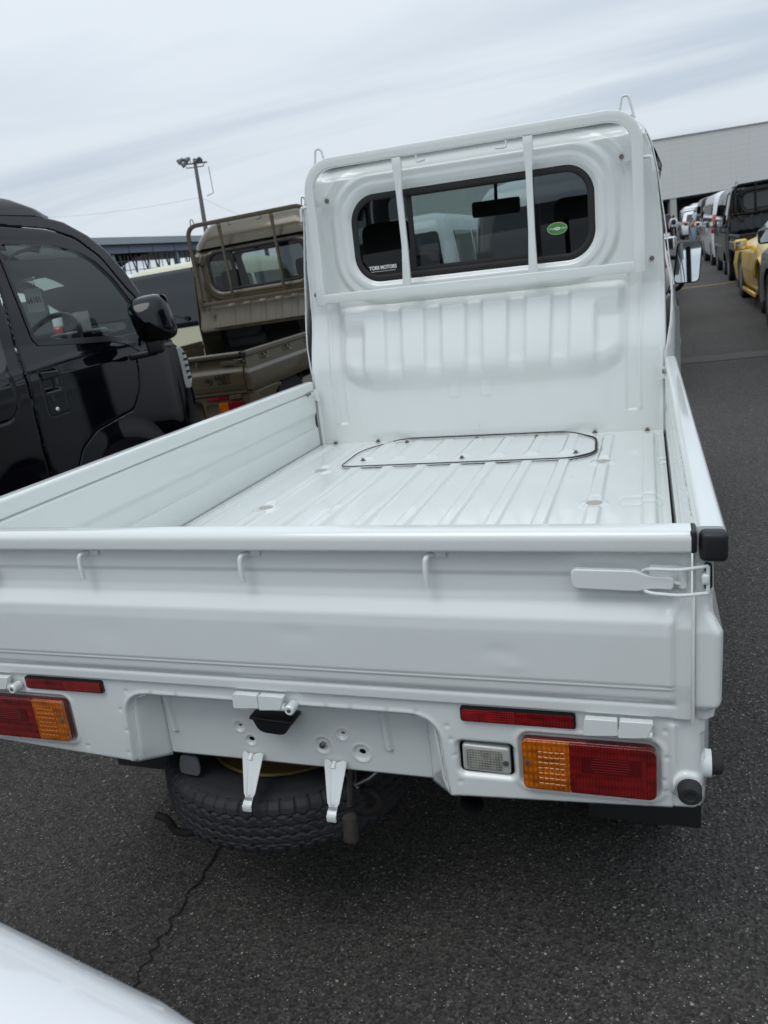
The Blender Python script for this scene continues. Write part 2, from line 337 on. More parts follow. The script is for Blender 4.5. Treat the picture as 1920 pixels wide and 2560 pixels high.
def arc_path(pts, rad, n=6):
    """round the corners of an open polyline"""
    P = [Vector(p) for p in pts]; out = [P[0]]
    for i in range(1, len(P)-1):
        a, b, c = P[i-1], P[i], P[i+1]; r = min(rad, (a-b).length*0.49, (c-b).length*0.49)
        p0 = b+(a-b).normalized()*r; p1 = b+(c-b).normalized()*r
        for k in range(n+1):
            t = k/n; out.append(p0*(1-t)**2+b*2*t*(1-t)+p1*t*t)
    out.append(P[-1]); return out
def round_poly(pts, rad, n=6):
    P = [Vector((p[0], p[1])) for p in pts]; out = []; N = len(P)
    for i in range(N):
        a, b, c = P[i-1], P[i], P[(i+1) % N]
        r = rad[i] if isinstance(rad, (list, tuple)) else rad
        r = min(r, (a-b).length*0.49, (c-b).length*0.49)
        if r < 1e-5: out.append((b.x, b.y)); continue
        p0 = b+(a-b).normalized()*r; p1 = b+(c-b).normalized()*r
        for k in range(n+1):
            t = k/n; q = p0*(1-t)**2+b*2*t*(1-t)+p1*t*t; out.append((q.x, q.y))
    return out
def poly_sdf(poly):
    P = np.array(poly, float)
    def f(X, Y):
        X = np.asarray(X, float); Y = np.asarray(Y, float)
        d = np.full(X.shape, 1e9); s = np.ones(X.shape)
        n = len(P)
        for i in range(n):
            a = P[i]; b = P[i-1]; ex, ey = b-a; wx, wy = X-a[0], Y-a[1]
            t = np.clip((wx*ex+wy*ey)/(ex*ex+ey*ey+1e-20), 0, 1)
            d = np.minimum(d, (wx-ex*t)**2+(wy-ey*t)**2)
            c1 = Y >= a[1]; c2 = Y < b[1]; c3 = ex*wy > ey*wx
            fl = (c1 & c2 & c3) | (~c1 & ~c2 & ~c3); s = np.where(fl, -s, s)
        return s*np.sqrt(d)
    return f
def rrect(cx, cy, hx, hy, r):
    def f(X, Y):
        qx = np.abs(X-cx)-hx+r; qy = np.abs(Y-cy)-hy+r
        return np.hypot(np.maximum(qx, 0), np.maximum(qy, 0))+np.minimum(np.maximum(qx, qy), 0)-r
    return f
def sstep(a, b, x):
    t = np.clip((np.asarray(x, float)-a)/(b-a), 0, 1); return t*t*(3-2*t)
def sheet(name, ur, vr, step, sdf, mp, mat, parent=None, thick=0.0, smooth=True, angle=None):
    """a panel on a (u,v) grid, trimmed by sdf<=0, mapped to 3D by mp(U,V)"""
    st = step if isinstance(step, tuple) else (step, step)
    nu = max(2, int(round((ur[1]-ur[0])/st[0]))+1); nv = max(2, int(round((vr[1]-vr[0])/st[1]))+1)
    u = np.linspace(ur[0], ur[1], nu); v = np.linspace(vr[0], vr[1], nv); U, V = np.meshgrid(u, v)
    if sdf is not None:
        h = max(st)
        for _ in range(2):
            d = sdf(U, V); e = h*0.05
            gx = (sdf(U+e, V)-sdf(U-e, V))/(2*e); gy = (sdf(U, V+e)-sdf(U, V-e))/(2*e)
            g2 = gx*gx+gy*gy+1e-9; near = np.abs(d) < h*0.55 if _ == 0 else np.abs(d) < h*0.3
            U = np.where(near, U-d*gx/g2, U); V = np.where(near, V-d*gy/g2, V)
        d = sdf(U, V); ok = d <= h*0.12
        q = ok[:-1, :-1] & ok[1:, :-1] & ok[:-1, 1:] & ok[1:, 1:]
        kin = np.zeros(U.shape, bool); kout = np.zeros(U.shape, bool)
        for a_, b_ in (((slice(None, -1), slice(None, -1))), (slice(1, None), slice(None, -1)), (slice(None, -1), slice(1, None)), (slice(1, None), slice(1, None))):
            kin[a_, b_] |= q; kout[a_, b_] |= ~q
        rim = kin & kout & (np.abs(d) < h*1.1)
        for _ in range(3):
            d = sdf(U, V); gx = (sdf(U+e, V)-sdf(U-e, V))/(2*e); gy = (sdf(U, V+e)-sdf(U, V-e))/(2*e); g2 = gx*gx+gy*gy
            g2 = np.where(g2 < 0.3, 1e9, g2)
            U = np.where(rim, U-d*gx/g2, U); V = np.where(rim, V-d*gy/g2, V)
    else: ok = np.ones(U.shape, bool)
    X, Y, Z = mp(U, V); X = X+0*U; Y = Y+0*U; Z = Z+0*U
    idx = np.arange(nu*nv).reshape(nv, nu)
    q = ok[:-1, :-1] & ok[1:, :-1] & ok[:-1, 1:] & ok[1:, 1:]
    F = np.stack([idx[:-1, :-1][q], idx[:-1, 1:][q], idx[1:, 1:][q], idx[1:, :-1][q]], 1)
    used = np.unique(F); rem = -np.ones(nu*nv, int); rem[used] = np.arange(len(used))
    Vv = np.stack([X.ravel(), Y.ravel(), Z.ravel()], 1)[used]; F = rem[F]
    # corner triangles where three of four vertices are in
    tri = []
    for a, b, c_, dd in (((slice(None, -1), slice(None, -1)), (slice(None, -1), slice(1, None)), (slice(1, None), slice(1, None)), (slice(1, None), slice(None, -1))),):
        oks = [ok[a], ok[b], ok[c_], ok[dd]]; ids = [idx[a], idx[b], idx[c_], idx[dd]]
        for k in range(4):
            s = (~oks[k]) & oks[(k+1) % 4] & oks[(k+2) % 4] & oks[(k+3) % 4]
            if s.any():
                T = np.stack([ids[(k+1) % 4][s], ids[(k+2) % 4][s], ids[(k+3) % 4][s]], 1)
                T = rem[T]; T = T[(T >= 0).all(1)]; tri += T.tolist()
    o = mk(name, Vv.tolist(), F.tolist()+tri, mat, parent, smooth, angle)
    if sdf is not None:
        bm = bmesh.new(); bm.from_mesh(o.data); bmesh.ops.remove_doubles(bm, verts=bm.verts, dist=min(st)*0.30)
        bmesh.ops.dissolve_degenerate(bm, edges=bm.edges, dist=min(st)*0.12); bm.to_mesh(o.data); bm.free()
    if thick:
        md = o.modifiers.new('solid', 'SOLIDIFY'); md.thickness = abs(thick); md.offset = 1 if thick > 0 else -1
    return o
def text_mesh(name, s, size, mat, parent, matrix, bold=0.0, ext=0.0006, xs=1.0, spacing=1.0):
    cu = bpy.data.curves.new(name, 'FONT'); cu.body = s; cu.size = size; cu.align_x = 'CENTER'; cu.align_y = 'CENTER'
    cu.extrude = ext; cu.offset = bold; cu.space_character = spacing; cu.resolution_u = 3
    o = bpy.data.objects.new(name, cu); COL.objects.link(o)
    dg = bpy.context.evaluated_depsgraph_get(); me = bpy.data.meshes.new_from_object(o.evaluated_get(dg))
    bpy.data.objects.remove(o); bpy.data.curves.remove(cu)
    me.name = name; me.transform(Matrix.Diagonal((xs, 1, 1, 1))); me.transform(matrix)
    return link(name, me, mat, parent, False)
FACE_BACK = Matrix(((1, 0, 0, 0), (0, 0, -1, 0), (0, 1, 0, 0), (0, 0, 0, 1)))     # text readable from -Y
def apply_bool(o, cutters, op='DIFFERENCE'):
    for c in cutters:
        md = o.modifiers.new('b', 'BOOLEAN'); md.object = c; md.operation = op; md.solver = 'EXACT'
    dg = bpy.context.evaluated_depsgraph_get(); me = bpy.data.meshes.new_from_object(o.evaluated_get(dg))
    o.modifiers.clear(); o.data = me
    for c in cutters: bpy.data.objects.remove(c)
    return o
def wheel(parent, x, y, r, w, side, rim='wheel', spokes=7, name='wheel'):
    """wheel whose axle is X; side=-1: visible face at -x. rim and spokes are sub-parts of the tyre"""
    mb = MB(); s = side
    prof = [(r*0.60, -w*0.42), (r*0.80, -w*0.5), (r*0.93, -w*0.46), (r, -w*0.36), (r, w*0.36), (r*0.93, w*0.46), (r*0.80, w*0.5), (r*0.60, w*0.42)]
    mb.lathe([(a, h) for a, h in prof], 40, 'X', (0, 0, 0), True)
    t = mb.build(name, 'tyre', parent, angle=40); t.location = (x, y, r)
    mb = MB(); f = s*w*0.40
    mb.lathe([(r*0.61, s*w*0.44), (r*0.57, f), (r*0.52, s*w*0.15), (r*0.50, -s*w*0.3)], 40, 'X', (0, 0, 0))
    rm = mb.build('rim', rim, t, angle=40)
    mb = MB()
    for k in range(spokes):
        a = 2*PI*k/spokes; R = Matrix.Rotation(a, 3, 'X')
        vs = mb.box((0, 0, 0), (w*0.12, r*0.12, r*0.52), None, 0.004, 1)
        bmesh.ops.translate(mb.bm, vec=(f*0.75, 0, r*0.29), verts=vs)
        bmesh.ops.rotate(mb.bm, verts=vs, cent=(0, 0, 0), matrix=R)
    mb.cyl((f*0.5, 0, 0), (f*1.0, 0, 0), r*0.13, n=20)
    mb.build('spokes', rim, t, angle=40)
    return t

# ------------------------------------------------------------------ ground
def ground_z(x, y): return 0.0
def build_ground():
    v = [(-400, -60, 0), (400, -60, 0), (400, 900, 0), (-400, 900, 0)]
    g = mk('parking_lot', v, [(0, 1, 2, 3)], 'asphalt', None, False); tag(g, kind='structure')
    # repaired strip of lighter asphalt across the lane
    m2 = simple('patched_asphalt', (0.075, 0.072, 0.070), 0.85, noise=0.25, nscale=25, bump=0.6, bscale=120)
    mb = MB(); rr = random.Random(3); n = 60; top = []; bot = []
    for i in range(n+1):
        x = -1.5+9.0*i/n; top.append((x, 7.52-0.045*x+rr.uniform(-.015, .015))); bot.append((x, 7.16-0.045*x+rr.uniform(-.015, .015)))
    vs = [mb.bm.verts.new((p[0], p[1], 0.004)) for p in top]; vb = [mb.bm.verts.new((p[0], p[1], 0.004)) for p in bot]
    for i in range(n): mb.bm.faces.new((vb[i], vb[i+1], vs[i+1], vs[i]))
    tag(mb.build('asphalt_patch', m2, None, False), kind='structure')
    yl = simple('worn_yellow_line', (0.36, 0.24, 0.085), 0.8, noise=0.5, nscale=9)
    mb = MB()
    for i in range(40):
        x0 = -3+0.36*i; mb.prism([(x0, 16.42-0.09*(x0-1.3)), (x0+0.345, 16.42-0.09*(x0+.345-1.3)), (x0+0.345, 16.58-0.09*(x0+.345-1.3)), (x0, 16.58-0.09*(x0-1.3))], 2, 0.004, 0.006)
    tag(mb.build('painted_line', yl, None, False), kind='structure')
    # crack running out from under the truck: jagged dark groove laid as a thin strip
    rr = random.Random(11); pts = []
    for i in range(71):
        t = i/70; y = 0.55-1.25*t
        pts.append((-0.372-0.035*math.sin(t*5)+(rr.random()-.5)*0.020+0.03*t*t, y, (0.0022+0.0026*rr.random())*(1-0.5*t)))
    mb = MB(); A = [mb.bm.verts.new((x-w, y, 0.003)) for x, y, w in pts]; B = [mb.bm.verts.new((x+w, y, 0.003)) for x, y, w in pts]
    for i in range(70): mb.bm.faces.new((A[i], B[i], B[i+1], A[i+1]))
    tag(mb.build('asphalt_crack', 'dark', None, False), kind='structure')
    # pale chips of stone lying on the surface
    mb = MB(); rr = random.Random(5)
    for i in range(260):
        x = rr.uniform(-2.2, 3.0); y = rr.uniform(-0.7, 3.0); s = rr.uniform(0.0012, 0.0032)*(1.6 if rr.random() > .93 else 1)
        a0 = rr.random()*6; k = rr.randint(5, 7); zz = s*0.6
        c_ = mb.bm.verts.new((x, y, zz+0.001)); ring = [mb.bm.verts.new((x+s*math.cos(a0+j*2*PI/k)*rr.uniform(.6, 1.3), y+s*math.sin(a0+j*2*PI/k)*rr.uniform(.6, 1.3), 0.001)) for j in range(k)]
        for j in range(k): mb.bm.faces.new((c_, ring[j], ring[(j+1) % k]))
    tag(mb.build('stone_chips', simple('stone_chip', (0.34, 0.33, 0.29), 0.8), None, False), kind='stuff')
build_ground()

# ------------------------------------------------------------------ small flatbed truck
def strip_obj(name, prof, y0, y1, mat, parent, axis=1, angle=28, rad=0.0):
    p = round_poly(prof, rad, 5) if rad else prof
    mb = MB(); mb.prism(p, axis, y0, y1)
    return mb.build(name, mat, parent, angle=angle)

def rope_hook(parent, x, mat, name='rope_hook', y=0.0, z=0.0):
    mb = MB()
    mb.box((x+0.020, y-0.0030, z+0.886), (0.032, 0.004, 0.011), None, 0.0018)
    path = arc_path([(x+0.014, y-0.004, z+0.887), (x+0.006, y-0.018, z+0.887), (x+0.005, y-0.021, z+0.866), (x+0.006, y-0.021, z+0.840)], 0.010, 8)
    mb.tube(path, 0.0046, 12)
    return mb.build(name, mat, parent)

def side_gate(sx, L, mat, parent, hooks=True, detail=True):
    """drop side: closed sheet-steel profile swept along the bed"""
    s = sx
    prof = [(0.6985, 0.880), (0.6985, 0.800), (0.7085, 0.780), (0.7095, 0.742), (0.7000, 0.727), (0.6990, 0.640), (0.7065, 0.632),
            (0.7275, 0.630), (0.7285, 0.644), (0.7375, 0.654), (0.7385, 0.770), (0.7245, 0.800), (0.7225, 0.888)]
    prof = [(x*s, z) for x, z in prof]
    if s < 0: prof = prof[::-1]
    g = strip_obj('side_gate', prof, 0.006, L-0.02, mat, parent, 1, 22, 0.006)
    rail = [(0.6995, 0.884), (0.6995, 0.928), (0.7405, 0.928), (0.7405, 0.884)]
    rail = [(x*s, z) for x, z in rail]
    if s < 0: rail = rail[::-1]
    strip_obj('top_rail', rail, 0.002, L-0.018, mat, g, 1, 40, 0.011)
    cap = [(x*s, z) for x, z in [(0.6955, 0.887), (0.6955, 0.9235), (0.7395, 0.9235), (0.7395, 0.887)]]
    mb = MB()
    vs = mb.box((s*0.7232, -0.010, 0.9045), (0.0365, 0.026, 0.0430), None, 0.0085, 5)
    mb.build('end_cap', 'rubber', g)
    if detail:   # crease line pressed in the inner face
        mb = MB()
        mb.box((s*0.6992, L/2-0.01, 0.853), (0.0016, L-0.08, 0.0012), None, 0.0003)
        mb.box((s*0.7020, L/2-0.01, 0.738), (0.0012, L-0.10, 0.0022), None, 0.0005)
        mb.build('pressed_crease', mat, g)
    # pressed end plate, bulged below the waist like the tailgate
    zz_ = [0.628, 0.644, 0.654, 0.77, 0.80, 0.888]; xx_ = [0.7275, 0.7285, 0.7375, 0.7385, 0.7245, 0.7225]
    def ep(X, Z):
        o = np.interp(Z, zz_, xx_)-X; yb = np.interp(Z, [0.628, 0.644, 0.655, 0.775, 0.812, 0.83], [0.0, -0.002, -0.013, -0.014, -0.002, 0.0])
        return s*X, 0.003+yb+0.018*(1-np.sqrt(np.clip(1-(1-np.clip(o/0.014, 0, 1))**2, 0, 1)))+0.003*(1-sstep(0.0, 0.004, X-0.6985)), Z
    e_ = sheet('end_plate', (0.6985, 0.7390), (0.629, 0.887), (0.002, 0.004), lambda X, Z: X-np.interp(Z, zz_, xx_), ep, mat, g)
    # catch for the tailgate latch on the end face
    mb = MB()
    mb.prism(round_poly([(s*0.703, 0.879), (s*0.7245, 0.879), (s*0.7245, 0.832), (s*0.703, 0.832)], 0.006), 1, 0.0005, 0.0055)
    mb.build('catch_plate', mat, g)
    mb = MB(); mb.prism(round_poly([(s*0.7125, 0.877), (s*0.7225, 0.875), (s*0.7235, 0.838), (s*0.7125, 0.835)], 0.005), 1, -0.0015, 0.0004)
    mb.build('catch_pocket', 'black_ink', g)
    mb = MB(); mb.box((s*0.7135, -0.008, 0.856), (0.011, 0.018, 0.016), None, 0.004, 3); mb.build('catch_tongue', mat, g)
    if hooks:
        for yy in (0.30, 0.72, 1.15, 1.57):
            if yy > L-0.25: continue
            mb = MB()
            mb.tube(arc_path([(s*0.722, yy+0.03, 0.872), (s*0.746, yy+0.03, 0.870), (s*0.748, yy+0.03, 0.840), (s*0.748, yy-0.03, 0.840), (s*0.746, yy-0.03, 0.870), (s*0.722, yy-0.03, 0.872)], 0.014, 6), 0.006, 10)
            mb.build('rope_hook', mat, g)
    for yy in (0.45, 1.30):
        mb = MB(); mb.box((s*0.715, yy, 0.608), (0.026, 0.085, 0.030), None, 0.006); mb.build('hinge', mat, g)
    # bracket joining the gate to the cab end
    mb = MB()
    mb.prism(round_poly([(s*0.672, 0.900), (s*0.705, 0.894), (s*0.705, 0.872), (s*0.697, 0.850), (s*0.672, 0.846), (s*0.680, 0.872)], 0.006), 1, L-0.030, L-0.024)
    mb.box((s*0.6955, L-0.06, 0.879), (0.003, 0.07, 0.018), None, 0.001)
    mb.build('corner_bracket', mat, g)
    mb = MB(); mb.cyl((s*0.6955, L-0.075, 0.885), (s*0.690, L-0.075, 0.885), 0.006, n=6); mb.cyl((s*0.6955, L-0.095, 0.883), (s*0.690, L-0.095, 0.883), 0.006, n=6); mb.build('bolt', 'bolt', g)
    return g

def tailgate(mat, parent, detail=True):
    YB = [(0.627, 0.004), (0.631, -0.008), (0.655, -0.009), (0.668, -0.0145), (0.6835, -0.0155), (0.6865, -0.0155), (0.690, -0.0185), (0.770, -0.0205), (0.790, -0.0185), (0.800, -0.012), (0.812, -0.004), (0.826, 0.0), (0.8545, 0.0015), (0.8575, -0.001), (0.884, -0.001), (0.905, -0.001)]
    zz = np.array([a for a, b in YB]); yy = np.array([b for a, b in YB])
    def prof(z):   # smoothed profile
        s = 0
        for dz in (-0.0025, 0, 0.0025): s = s+np.interp(z+dz, zz, yy)
        return s/3
    def mp(X, Z):
        y = prof(Z)
        # pressed panel ends short of the gate's edge: flat margin beyond a slanting step
        a = 0.671+0.0*Z
        xe = np.interp(Z, [0.64, 0.78, 0.80, 0.83, 0.90], [0.6715, 0.671, 0.674, 0.683, 0.689])
        t = sstep(-0.004, 0.004, np.abs(X)-xe)
        marg = np.interp(Z, [0.627, 0.632, 0.66, 0.69, 0.78, 0.80, 0.83, 0.9], [0.002, -0.009, -0.010, -0.0135, -0.0145, -0.010, -0.003, -0.003])
        ridge = np.exp(-((np.abs(X)-xe+0.005)/0.0028)**2)*0.0018*(Z > 0.69)*(Z < 0.83)
        y = y*(1-t)+marg*t-ridge
        # groove + bright lip at the foot of the panel
        y = y-np.exp(-((Z-0.6845)/0.0016)**2)*0.0022*(1-t)
        y = y+np.exp(-((Z-0.655-0.0)/0.0035)**2)*0.004*(1-t)
        # shallow dents
        for (dx, dz, r, a_) in ((0.42, 0.735, 0.025, 0.0010), (0.08, 0.752, 0.03, 0.0009), (0.44, 0.71, 0.02, -0.0006), (-0.3, 0.74, 0.05, 0.0007)):
            y = y+a_*np.exp(-(((X-dx)/r)**2+((Z-dz)/(r*0.5))**2))
        return X, y, Z
    g = sheet('tailgate', (-0.6955, 0.6955), (0.628, 0.905), (0.0045, 0.0020) if detail else (0.03, 0.006), None, mp, mat, parent, thick=0.0)
    # inner skin and edges
    mb = MB(); mb.box((0, 0.011, 0.765), (1.388, 0.008, 0.270), None, 0.002); mb.build('inner_skin', mat, g)
    rail = [(-0.0240, 0.8965), (-0.0250, 0.920), (-0.017, 0.9295), (0.012, 0.9300), (0.0150, 0.922), (0.0150, 0.8965)]
    strip_obj('top_rail', rail, -0.6945, 0.6945, mat, g, 0, 40, 0.0055)
    for s in (1, -1):
        mb = MB(); mb.box((s*0.6975, -0.005, 0.9130), (0.0085, 0.0400, 0.0330), None, 0.0040, 4); mb.build('end_cap', 'rubber', g)
    xs = (-0.652, -0.326, -0.004, 0.3125) if detail else (-0.33, 0, 0.33)
    for x in xs: rope_hook(g, x, mat)
    for s in (1, -1):   # over-centre latches
        mb = MB()
        o = [(0.533, 0.8665), (0.5345, 0.8455), (0.540, 0.8415), (0.625, 0.8385), (0.640, 0.8430), (0.672, 0.8425), (0.672, 0.8610), (0.640, 0.8625), (0.622, 0.8700), (0.5385, 0.8715)]
        o = [(x*s, z) for x, z in o]
        if s < 0: o = o[::-1]
        pl = round_poly(o, 0.006, 5)
        mb.prism(pl, 1, -0.0215, -0.0110)
        lt = mb.build('latch', mat, g, angle=60)
        md = lt.modifiers.new('bev', 'BEVEL'); md.width = 0.003; md.segments = 3; md.limit_method = 'ANGLE'; md.angle_limit = math.radians(50)
        mb = MB()
        for zt, zb, zc in ((0.8715, 0.8690, 0.8760), (0.8415, 0.8400, 0.8360)):
            mb.tube(arc_path([(s*0.632, -0.016, zb), (s*0.640, -0.026, zt+0.0035 if zt > .85 else zt-0.0025), (s*0.680, -0.024, zc-0.003 if zt > .85 else zc-0.001), (s*0.7165, -0.012, zc-0.001)], 0.012, 6), 0.0027, 10)
        mb.tube([(s*0.7165, -0.012, 0.8750), (s*0.7165, -0.012, 0.8350)], 0.0027, 10)
        mb.build('wire_loop', 'white' if mat == 'white' else mat, g)
        mb = MB(); mb.box((s*0.660, -0.004, 0.8565), (0.040, 0.006, 0.034), None, 0.003); mb.cyl((s*0.684, -0.008, 0.872), (s*0.684, -0.008, 0.842), 0.006, n=16)
        mb.tube([(s*0.655, -0.010, 0.846), (s*0.672, -0.012, 0.850), (s*0.688, -0.010, 0.846)], 0.003, 8)
        mb.build('latch_base', mat, g)
    if detail:
        mb = MB(); mb.box((0.6978, -0.0155, 0.733), (0.0044, 0.010, 0.204), None, 0.0015); mb.build('edge_seal', 'sealer', g)
    return g

def lamp_cluster(sx, parent, detail=True):
    """rear combination lamp, amber inboard, red outboard"""
    s = sx
    def rr_(x0, x1, z0, z1, r):
        p = [(x0, z0), (x1, z0), (x1, z1), (x0, z1)]
        return round_poly([(a*s, b) for a, b in p], r, 5)
    mb = MB(); mb.prism(rr_(0.4445, 0.6480, 0.4905, 0.5800, [0.012, 0.016, 0.016, 0.010]), 1, -0.010, 0.004)
    h = mb.build('tail_lamp', 'red_deep', parent)
    md = h.modifiers.new('b', 'BEVEL'); md.width = 0.003; md.segments = 3; md.limit_method = 'ANGLE'; md.angle_limit = math.radians(50)
    for nm, x0, x1, r, mt in (('amber_lens', 0.4455, 0.5190, [0.010, 0.001, 0.001, 0.009], 'amber_lens'), ('red_lens', 0.5195, 0.6472, [0.001, 0.013, 0.013, 0.001], 'red_lens')):
        mb = MB(); mb.prism(rr_(x0, x1, 0.4915, 0.5790, r), 1, -0.0150, -0.0070)
        l_ = mb.build(nm, mt, h, angle=50)
        md = l_.modifiers.new('b', 'BEVEL'); md.width = 0.0045; md.segments = 4; md.limit_method = 'ANGLE'; md.angle_limit = math.radians(50)
        if detail and 'red' in nm:      # stop-lamp bulb housing seen through the lens
            mb = MB(); mb.prism(rr_(0.537, 0.624, 0.5305, 0.5595, 0.003), 1, -0.0156, -0.0140); mb.build('stop_lamp_field', 'red_deep', h)
            mb = MB()
            for i in range(6): mb.box((s*(0.580), -0.0158, 0.534+i*0.0045), (0.060-0.004*abs(i-2.5), 0.0008, 0.0012), None)
            mb.prism(rr_(0.6265, 0.6325, 0.515, 0.556, 0.002), 1, -0.0161, -0.0150)
            mb.build('lens_ribs', 'red_bright', h)
        if detail and 'amber' in nm:
            mb = MB(); rr = random.Random(2)
            for i in range(5):
                for j in range(7):
                    mb.box((s*(0.474+i*0.0085), -0.0154+0.0, 0.503+j*0.0095), (0.0072, 0.0012, 0.0030+0.002*rr.random()), None, 0.0004, 1)
            mb.build('lens_prisms', 'amber_bright', h)
            mb = MB(); mb.cyl((s*0.4535, -0.0165, 0.541), (s*0.4535, -0.0145, 0.541), 0.0042, n=14); mb.box((s*0.4535, -0.0168, 0.541), (0.005, 0.0008, 0.0010)); mb.box((s*0.4535, -0.0168, 0.541), (0.0010, 0.0008, 0.005)); mb.build('screw', 'bolt', h)
    return h
M['red_deep'] = simple('stop_field', (0.10, 0.002, 0.003), 0.08, coat=1)
M['red_bright'] = simple('lens_rib_red', (0.20, 0.005, 0.007), 0.1, coat=1)
M['amber_bright'] = simple('lens_prism_amber', (0.50, 0.13, 0.005), 0.08, coat=1)

def hinge(parent, x, mat, pin=True):
    mb = MB(); R = Matrix.Rotation(math.radians(8), 3, 'X')
    mb.box((x-0.0285, -0.0125, 0.6125), (0.0490, 0.008, 0.0295), R, 0.0) if False else None
    for xa, xb, sl in ((x-0.052, x-0.0035, 0.0), (x-0.001, x+0.048, 0.010)):
        pr = [(xa, 0.6275), (xb, 0.6275), (xb-sl, 0.602), (xa-0.002, 0.5985)]
        mb.prism(round_poly(pr, 0.003, 3)[::-1], 1, -0.0185, -0.0065)
    mb.cyl((x-0.052, -0.010, 0.604), (x+0.046, -0.010, 0.604), 0.0075, n=14)
    h = mb.build('tailgate_hinge', mat, parent)
    md = h.modifiers.new('b', 'BEVEL'); md.width = 0.0025; md.segments = 2; md.limit_method = 'ANGLE'; md.angle_limit = math.radians(40)
    if pin:
        mb = MB(); mb.lathe([(0.0035, 0.0), (0.0075, -0.0005), (0.0095, 0.002), (0.0095, 0.020)], 20, 'Y', (x+0.058, -0.024, 0.6055)); mb.build('stop_bush', mat, h)
        mb = MB(); mb.cyl((x+0.058, -0.0248, 0.6055), (x+0.058, -0.015, 0.6055), 0.0036, n=12); mb.build('bush_bore', 'bolt', h)
    return h

def rear_panel(mat, parent, detail=True):
    """lamp panel below the tailgate with its number-plate recess"""
    cut = poly_sdf(round_poly([(-0.303, 0.40), (-0.2975, 0.594), (0.2975, 0.594), (0.312, 0.50), (0.3175, 0.40)] if False else
                              [(-0.318, 0.38), (-0.3065, 0.47), (-0.299, 0.5935), (0.299, 0.5935), (0.3065, 0.47), (0.318, 0.38)], [0, 0.05, 0.045, 0.045, 0.05, 0], 8))
    outer = poly_sdf(round_poly([(-0.7165, 0.640), (-0.7185, 0.485), (-0.710, 0.467), (-0.60, 0.4600), (-0.318, 0.4435), (0.318, 0.4435), (0.60, 0.4600), (0.710, 0.467), (0.7185, 0.485), (0.7165, 0.640)],
                                [0.001, 0.012, 0.012, 0.05, 0.004, 0.004, 0.05, 0.012, 0.012, 0.001], 5))
    rev = rrect(0.3830, 0.5265, 0.0445, 0.0285, 0.008)
    lampR = rrect(0.5462, 0.5352, 0.1025, 0.0455, 0.014); lampL = rrect(-0.5462, 0.5352, 0.1025, 0.0455, 0.014)
    def sdf(X, Z): return np.maximum(np.maximum(outer(X, Z), -cut(X, Z)), -rev(X, Z)) if detail else np.maximum(outer(X, Z), -cut(X, Z))
    def mp(X, Z):
        y = 0*X
        # rolled bottom edge and rolled edge round the recess
        y = y+0.010*(1-sstep(0, 0.010, -outer(X, Z)))*(Z < 0.60)
        dc = cut(X, Z); y = y+0.012*(1-sstep(0, 0.012, dc))-0.002*np.exp(-((dc-0.012)/0.004)**2)
        dr = rev(X, Z); y = y+0.008*(1-sstep(0, 0.008, dr))
        for l_ in (lampR, lampL):
            d = l_(X, Z); y = y+0.006*(1-sstep(0.0, 0.007, d))-0.0022*np.exp(-((d-0.010)/0.004)**2)
        ax = np.abs(X)
        # corner piece seam and tapering bead
        y = y+0.004*np.exp(-((ax-0.6725)/0.0016)**2)*(Z < 0.50)+0.0025*sstep(0.6725, 0.676, ax)
        w = np.interp(Z, [0.50, 0.62], [0.003, 0.0085]); y = y-0.004*np.exp(-((ax-0.672)/w)**2)*sstep(0.50, 0.52, Z)*(1-sstep(0.616, 0.622, Z))
        # wrap round the corner
        y = y+0.030*sstep(0.695, 0.735, ax)**1.5
        # spot welds
        for (wx, wz) in WELDS: y = y+0.0022*np.exp(-((X-wx)**2+(Z-wz)**2)/0.0034**2)
        # raised boss for the bumper stop
        d = np.hypot(ax-0.692, Z-0.513); y = y-0.006*(1-sstep(0.019, 0.027, d))
        return X, y, Z
    p = sheet('rear_panel', (-0.7225, 0.7225), (0.436, 0.6415), 0.0025 if detail else 0.012, sdf, mp, mat, parent, thick=0.0)
    md = p.modifiers.new('s', 'SOLIDIFY'); md.thickness = 0.003; md.offset = -1
    # outer corners going forward along the sides
    for s in (1, -1):
        def mpc(Y, Z, s=s): return s*(0.7185+0.010*sstep(0.03, 0.1, Y)-0.008*(1-sstep(0.0, 0.02, Y))), 0.018+Y, Z
        osd = poly_sdf(round_poly([(-0.004, 0.465), (0.20, 0.475), (0.42, 0.60), (0.42, 0.628), (-0.004, 0.628)], 0.01))
        c_ = sheet('corner_panel', (-0.004, 0.42), (0.46, 0.63), 0.008, osd, mpc, mat, p)
        md = c_.modifiers.new('s', 'SOLIDIFY'); md.thickness = 0.003
    # recess: side flanges, roof and back plate
    hw, zb, yb = 0.2705, 0.4325, 0.060
    for s in (1, -1):
        n = 22; V = []; F = []
        for i in range(n):
            t = i/(n-1); z0 = 0.4445+t*0.150
            e = 0.0
            xo = np.interp(z0, [0.44, 0.47, 0.555, 0.575, 0.588, 0.596], [0.3185, 0.3075, 0.3005, 0.297, 0.288, 0.262])
            z1 = zb+t*(0.598-zb)
            m_ = 8
            for j in range(m_):
                q = j/(m_-1); V.append((s*(xo*(1-q)+hw*q), 0.010+0.050*q, z0*(1-q)+z1*q))
        for i in range(n-1):
            for j in range(m_-1):
                a = i*m_+j; F.append((a, a+1, a+m_+1, a+m_) if s > 0 else (a, a+m_, a+m_+1, a+1))
        f = mk('recess_flange', V, F, mat, p); md = f.modifiers.new('s', 'SOLIDIFY'); md.thickness = 0.003; md.offset = 0
    bs = [(-0.107, 0.510, 0.0125), (-0.087, 0.482, 0.012), (0.063, 0.4855, 0.018), (0.105, 0.512, 0.0125), (0.139, 0.476, 0.0185)]
    holes = {1: 0.0050, 4: 0.0058, 0: 0.0035, 3: 0.0035}
